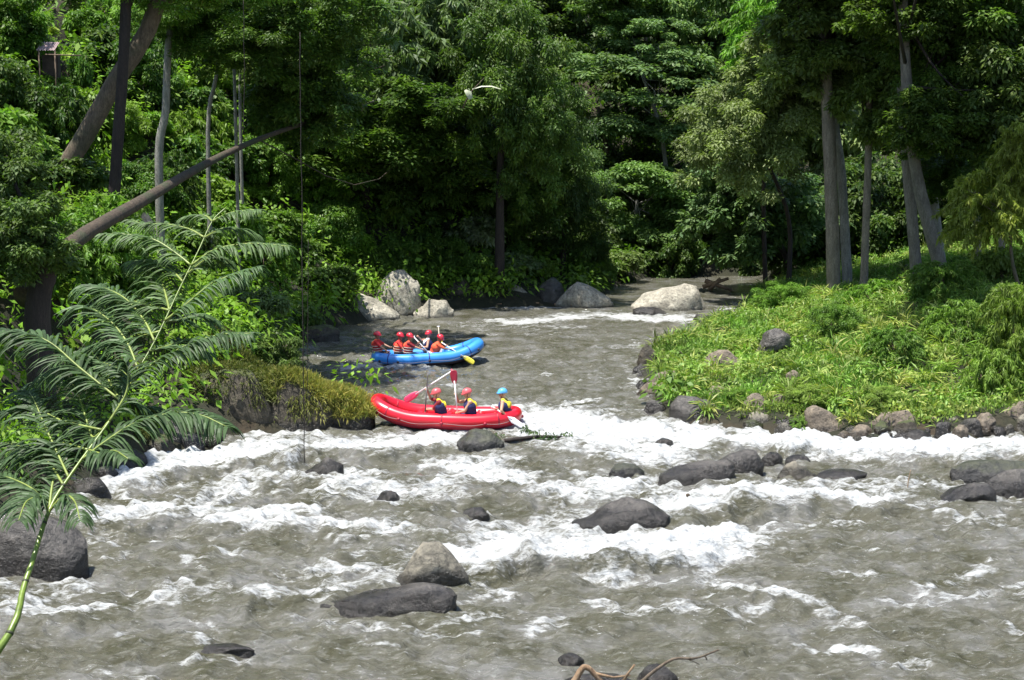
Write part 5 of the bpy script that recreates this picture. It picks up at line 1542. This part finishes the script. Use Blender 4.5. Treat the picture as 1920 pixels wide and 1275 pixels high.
def person(label, hip, yaw, lean, side_lean, hands, look, skin, vest, vest_panel, helm, shorts, grip=(0, 0, 1), group=None, foot_z=0.2, strap=None, sc=1.0, sleeve=None):
    """hip: world point of the seat; yaw: facing direction in the ground plane (0 = -x); hands: two world points"""
    root = empty('person', hip); tag(root, label, 'person', group)
    Rz = Matrix.Rotation(yaw, 3, 'Z')
    fwd = Rz @ Vector((-1, 0, 0)); lat = Rz @ Vector((0, -1, 0)); up = Vector((0, 0, 1))   # lat: towards the person's left for yaw 0
    tdir = (up * math.cos(lean) + fwd * math.sin(lean) + lat * side_lean).normalized()
    pel = Vector((0, 0, 0.10)); chest = pel + tdir * 0.30 * sc; neck = pel + tdir * 0.47 * sc
    sL, sR = neck + lat * 0.165 * sc - tdir * 0.04, neck - lat * 0.165 * sc - tdir * 0.04
    head = neck + (tdir * 0.6 + up * 0.4).normalized() * 0.165 + fwd * 0.02
    lk = Vector(look).normalized()
    hs = [Vector(h) - Vector(hip) for h in hands]
    body = bmesh.new()
    # trunk
    cap_bm(body, pel - lat * 0.07, pel + lat * 0.07, 0.125, 0.125)
    cap_bm(body, pel, chest, 0.125, 0.13)
    cap_bm(body, chest - lat * 0.06, chest + lat * 0.06, 0.12, 0.12)
    cap_bm(body, sL, sR, 0.065, 0.065)
    cap_bm(body, chest, neck, 0.12, 0.07)
    cap_bm(body, neck, head, 0.052, 0.05)
    # head with face
    ql = lk.to_track_quat('Y', 'Z').to_matrix()
    ell(body, head + up * 0.02, (0.075, 0.092, 0.112), ql)
    hx = lambda x, y, z: head + ql @ Vector((x, y, z))
    cap_bm(body, hx(0, 0.085, 0.015), hx(0, 0.110, -0.025), 0.010, 0.016)       # nose
    cap_bm(body, hx(-0.02, 0.083, -0.055), hx(0.02, 0.083, -0.055), 0.010, 0.010) # lips
    ell(body, hx(0, 0.065, -0.085), (0.03, 0.03, 0.022), ql)                     # chin
    for s in (-1, 1): ell(body, hx(0.077 * s, 0.0, 0.0), (0.012, 0.022, 0.032), ql)
    # arms
    elbows = []
    for sgn, sh, hd in ((1, sL, hs[0]), (-1, sR, hs[1])):
        e, hd = ik(sh, hd, 0.285 * sc, 0.26 * sc, lat * sgn * 0.7 - up * 0.8)
        elbows.append((sh, e, hd))
        cap_bm(body, sh, e, 0.055, 0.042); cap_bm(body, e, hd, 0.042, 0.027)
        g_ = Vector(grip).normalized(); d = (hd - e).normalized()
        pn = d.cross(g_)
        if pn.length < 0.1: pn = d.cross(Vector((1, 0, 0)))
        pn.normalize(); ax = pn.cross(d).normalized()
        palm = hd + d * 0.045
        cap_bm(body, hd, palm, 0.026, 0.032)
        cap_bm(body, palm - ax * 0.028, palm + ax * 0.028, 0.016, 0.016)
        for q in range(4):                                                        # curled fingers round the shaft
            o_ = ax * (-0.033 + 0.022 * q); ln = (0.9, 1.05, 1.0, 0.78)[q]
            k0 = palm + o_ + d * 0.02; k1 = k0 + d * 0.032 * ln + pn * 0.012; k2 = k1 + pn * 0.028 * ln - d * 0.008; k3 = k2 - d * 0.024 * ln
            cap_bm(body, k0, k1, 0.0095, 0.009, 8); cap_bm(body, k1, k2, 0.009, 0.0085, 8); cap_bm(body, k2, k3, 0.0085, 0.0075, 8)
        t0 = hd + d * 0.02 + ax * 0.03; t1 = t0 + ax * 0.018 + d * 0.025 + pn * 0.02; cap_bm(body, t0, t1, 0.012, 0.010, 8); cap_bm(body, t1, t1 + pn * 0.025, 0.010, 0.008, 8)
    # legs: thighs forward into the raft, feet on the floor
    legs = []
    for sgn in (1, -1):
        hp = pel + lat * 0.085 * sgn - up * 0.02
        kn = hp + fwd * 0.36 * sc + lat * 0.07 * sgn + up * 0.02
        an = kn + fwd * 0.02 - up * (kn.z - (foot_z - hip[2]) - 0.06)
        if (an - kn).length > 0.42: an = kn + (an - kn).normalized() * 0.42
        toe = an + fwd * 0.17 - up * 0.035
        cap_bm(body, hp, kn, 0.083, 0.055); cap_bm(body, kn, an, 0.055, 0.035); cap_bm(body, an - up * 0.03 - fwd * 0.04, toe, 0.035, 0.026)
        legs.append((hp, kn))
    b = remeshed('body', body, 0.011, skin, root, 2)
    # eyes
    for s in (-1, 1):
        bm = bmesh.new(); bmesh.ops.create_uvsphere(bm, u_segments=8, v_segments=6, radius=0.011, matrix=Matrix.Translation(hx(0.03 * s, 0.083, 0.02))); finish('eye', bm, M_eye, root)
    # life vest
    v = bmesh.new()
    cap_bm(v, pel + tdir * 0.07, chest, 0.165, 0.185); cap_bm(v, chest - lat * 0.075, chest + lat * 0.075, 0.172, 0.172)
    cap_bm(v, chest, neck - tdir * 0.07, 0.175, 0.125)
    for s in (-1, 1): cap_bm(v, chest + lat * 0.09 * s + tdir * 0.05, neck + lat * 0.10 * s - tdir * 0.005, 0.085, 0.045)
    vo = remeshed('life_vest', v, 0.018, vest, root, 4)
    if vest_panel:
        v = bmesh.new()
        for s in (-1, 1): cap_bm(v, neck + lat * 0.11 * s + tdir * 0.008, neck + lat * 0.09 * s - tdir * 0.14 - fwd * 0.115, 0.062, 0.085)
        cap_bm(v, neck - tdir * 0.10 - fwd * 0.06 - lat * 0.06, neck - tdir * 0.10 - fwd * 0.06 + lat * 0.06, 0.08, 0.08); cap_bm(v, neck - tdir * 0.11 - fwd * 0.105 - lat * 0.07, neck - tdir * 0.11 - fwd * 0.105 + lat * 0.07, 0.088, 0.088)
        remeshed('shoulder_panel', v, 0.018, vest_panel, vo, 3)
    if strap:
        for q in (0.10, 0.19, 0.28):
            bm = bmesh.new()
            c = pel + tdir * q; a_ = lat; f_ = tdir.cross(lat).normalized()
            ring = [c + (a_ * math.cos(t) * 0.250 + f_ * math.sin(t) * 0.188) for t in [2 * math.pi * k / 24 for k in range(24)]]
            rr_ = []
            for p_ in ring:
                rr_.append((bm.verts.new(p_ - tdir * 0.014), bm.verts.new(p_ + tdir * 0.014), bm.verts.new(p_ + tdir * 0.014 + (p_ - c).normalized() * 0.006), bm.verts.new(p_ - tdir * 0.014 + (p_ - c).normalized() * 0.006)))
            for k in range(24):
                A, B = rr_[k], rr_[(k + 1) % 24]
                for u_ in range(4): bm.faces.new((A[u_], B[u_], B[(u_ + 1) % 4], A[(u_ + 1) % 4]))
            finish('strap', bm, strap, vo)
    if sleeve:
        v = bmesh.new()
        for sh, e, hd in elbows: cap_bm(v, sh, sh.lerp(e, 0.8), 0.070, 0.056)
        cap_bm(v, sL, sR, 0.075, 0.075); cap_bm(v, neck - tdir * 0.06, neck + tdir * 0.01, 0.09, 0.062)
        remeshed('shirt', v, 0.015, sleeve, root, 2)
    v = bmesh.new()
    cap_bm(v, pel - lat * 0.07, pel + lat * 0.07, 0.138, 0.138)
    for hp, kn in legs: cap_bm(v, hp, hp.lerp(kn, 0.72), 0.098, 0.082)
    remeshed('shorts', v, 0.018, shorts, root, 2)
    # helmet with a short peak and chin strap
    hm = bmesh.new()
    bmesh.ops.create_uvsphere(hm, u_segments=28, v_segments=18, radius=1.0)
    bmesh.ops.delete(hm, geom=[x for x in hm.verts if x.co.z < -0.22 - 0.12 * (x.co.y < -0.2)], context='VERTS')
    for x in hm.verts:
        x.co = Vector((x.co.x * 0.112, x.co.y * 0.132, x.co.z * 0.115))
        if x.co.z < 0.005 and x.co.y > 0.08: x.co.y += 0.035
    bmesh.ops.solidify(hm, geom=hm.faces[:], thickness=-0.010)
    for x in hm.verts: x.co = head + ql @ (x.co + Vector((0, -0.005, 0.055)))
    ho = finish('helmet', hm, helm, root)
    bm = bmesh.new()
    tube_bm(bm, [hx(-0.085, 0.01, 0.03), hx(-0.078, 0.035, -0.05), hx(0, 0.055, -0.113), hx(0.078, 0.035, -0.05), hx(0.085, 0.01, 0.03)], [0.006] * 5, 6)
    finish('chin_strap', bm, M_black, ho)
    return root

def paddle(label, top, tip, m_shaft, m_blade, wide=0.19, blade=0.48, face=(0, -1, 0), group=None):
    """top: grip end, tip: end of the blade"""
    a, b = Vector(top), Vector(tip)
    root = empty('paddle', a); tag(root, label, 'paddle', group)
    d = (b - a).normalized(); L = (b - a).length
    f = Vector(face); f = (f - d * f.dot(d)).normalized(); s = d.cross(f).normalized()
    bm = bmesh.new(); tube_bm(bm, [Vector((0, 0, 0)), d * (L - blade * 0.75)], [0.019, 0.019], 10); finish('shaft', bm, m_shaft, root)
    bm = bmesh.new(); tube_bm(bm, [-s * 0.055, s * 0.055], [0.018, 0.018], 8); finish('grip', bm, m_blade, root)
    bm = bmesh.new()
    prof = [(0, .02), (.12, .05), (.3, .085), (.6, wide / 2), (.85, wide / 2 * 0.95), (.96, wide / 2 * 0.75), (1, wide / 2 * 0.35)]
    rows = []
    for t, w in prof:
        c = d * (L - blade + blade * t)
        rows.append([bm.verts.new(c + s * w * u + f * (0.012 * (1 - abs(u)) + 0.01 * u * u) * (1 if q else -1)) for q, u in ((1, -1), (1, -.4), (1, 0.4), (1, 1), (0, 1), (0, .4), (0, -.4), (0, -1))])
    for r0, r1 in zip(rows[:-1], rows[1:]):
        for k in range(8): bm.faces.new((r0[k], r0[(k + 1) % 8], r1[(k + 1) % 8], r1[k]))
    bm.faces.new(rows[0]); bm.faces.new(rows[-1][::-1])
    finish('blade', bm, m_blade, root)
    return root

# red raft crew: seated on the near tube, facing the bow on the left
Yr = RED_LOC.y - 0.62
def W(px, py, Y=Yr): return D(px, py, Y)
gz_red = 0.25
person('front paddler of the red raft in a dark vest with one arm raised', W(829, 787), math.radians(6), 0.22, 0.0, [W(801, 768, Yr + .1), W(802, 734, Yr + .25)], (-1, -0.15, -0.25),
       M_skin, M_vest_navy, M_yellow, M_hel_pink, M_black, grip=(0, 0, 1), group='crew of the red raft', foot_z=gz_red, sleeve=M_maroon)
person('second paddler of the red raft holding a paddle upright', W(884, 787), math.radians(14), 0.16, 0.0, [W(858, 774, Yr - .05), W(856, 742, Yr + .1)], (-1, -0.25, -0.3),
       M_skin, M_vest_navy, M_yellow, M_hel_pink, M_vest_navy, grip=(0, 0, 1), group='crew of the red raft', foot_z=gz_red)
person('raft guide in a blue helmet steering at the stern of the red raft', W(948, 786, Yr + .12), math.radians(-12), 0.12, 0.0, [W(950, 781, Yr - .12), W(931, 767, Yr - .05)], (-1, -0.1, -0.1),
       M_skin, M_vest_navy, M_yellow, M_hel_blue, M_vest_navy, grip=(1, 0, -.6), group='crew of the red raft', foot_z=gz_red, sc=0.95)
gp = 'paddles of the red raft'
paddle('white-shafted paddle with a pink blade pointing down left', W(848, 695, Yr + .27), W(759, 752, Yr + .27), M_white, M_pad_pink, group=gp)
paddle('upright paddle with a dark red blade at the top', W(858, 778, Yr - .06), W(850, 694, Yr + .06), M_white, M_pad_red, wide=0.2, blade=0.40, group=gp)
paddle('thin dark paddle held upright and edge-on by the front paddler', W(797, 773, Yr + .1), W(802, 700, Yr + .25), M_pad_grey, M_pad_grey, face=(1, 0, 0), blade=0.38, wide=0.18, group=gp)
paddle('white steering paddle trailing down right from the stern guide', W(923, 762, Yr), W(980, 800, Yr - .35), M_white, M_white, wide=0.15, group=gp)

# blue raft crew
Yk = BLUE_LOC.y - 0.55
def B(px, py, dy=0.0): return D(px, py, Yk + dy)
gk = 'crew of the blue raft'
person('leftmost rafter of the blue raft, sitting back at its left end', B(708, 667, .3), math.radians(168), -0.05, 0.0, [B(733, 652, .2), B(728, 660, .0)], (0.9, -0.4, -0.1),
       M_skin2, M_vest_red, M_vest_orange, M_hel_red, M_black, grip=(1, 0, -1), group=gk, foot_z=.25, strap=M_strap, sleeve=M_vest_red)
person('second rafter from the left in the blue raft, leaning forward', B(746, 668, .7), math.radians(175), 0.12, 0.0, [B(766, 655, .6), B(764, 662, .3)], (0.9, -0.5, -0.2),
       M_skin2, M_vest_orange, M_vest_red, M_hel_red, M_black, grip=(1, 0, -1), group=gk, foot_z=.25, strap=M_strap, sleeve=M_vest_red)
person('third rafter in the blue raft gripping the long white paddle', B(765, 670, 0.0), math.radians(180), 0.08, 0.0, [B(784, 644, -.05), B(796, 657, -.12)], (0.9, -0.5, -0.25),
       M_skin, M_vest_red, M_vest_orange, M_hel_red, M_black, grip=(1, 0, -1), group=gk, foot_z=.25, strap=M_strap, sleeve=M_maroon)
person('fourth rafter in the blue raft, sitting on the far side', B(802, 664, 1.2), math.radians(185), 0.05, 0.0, [B(785, 632, 1.0), B(790, 650, 1.0)], (-0.6, -0.8, -0.1),
       M_skin, M_vest_navy, M_white, M_hel_red, M_black, grip=(0, 0, 1), group=gk, foot_z=.25)
person('fifth rafter in the blue raft, bent forward over the paddle with a yellow blade', B(812, 670, 0.15), math.radians(180), 0.42, 0.0, [B(836, 649, .0), B(846, 655, -.05)], (0.8, -0.4, -0.55),
       M_skin2, M_vest_orange, M_vest_orange, M_hel_red, M_black, grip=(1, 0, -.7), group=gk, foot_z=.25, sleeve=M_vest_orange)
gp = 'paddles of the blue raft'
paddle('long white paddle slanting down right in the middle of the blue raft', B(776, 632, -.02), B(818, 676, -.3), M_white, M_white, wide=0.17, group=gp)
paddle('white-shafted paddle with a yellow blade at the right end of the blue raft', B(828, 642, 0), B(889, 681, -.35), M_white, M_pad_yellow, group=gp)
paddle('paddle held upright behind the fourth rafter, only its pale grip showing', B(822, 612, 1.1), B(826, 668, .9), M_strap, M_white, group=gp, wide=0.14, blade=0.35)
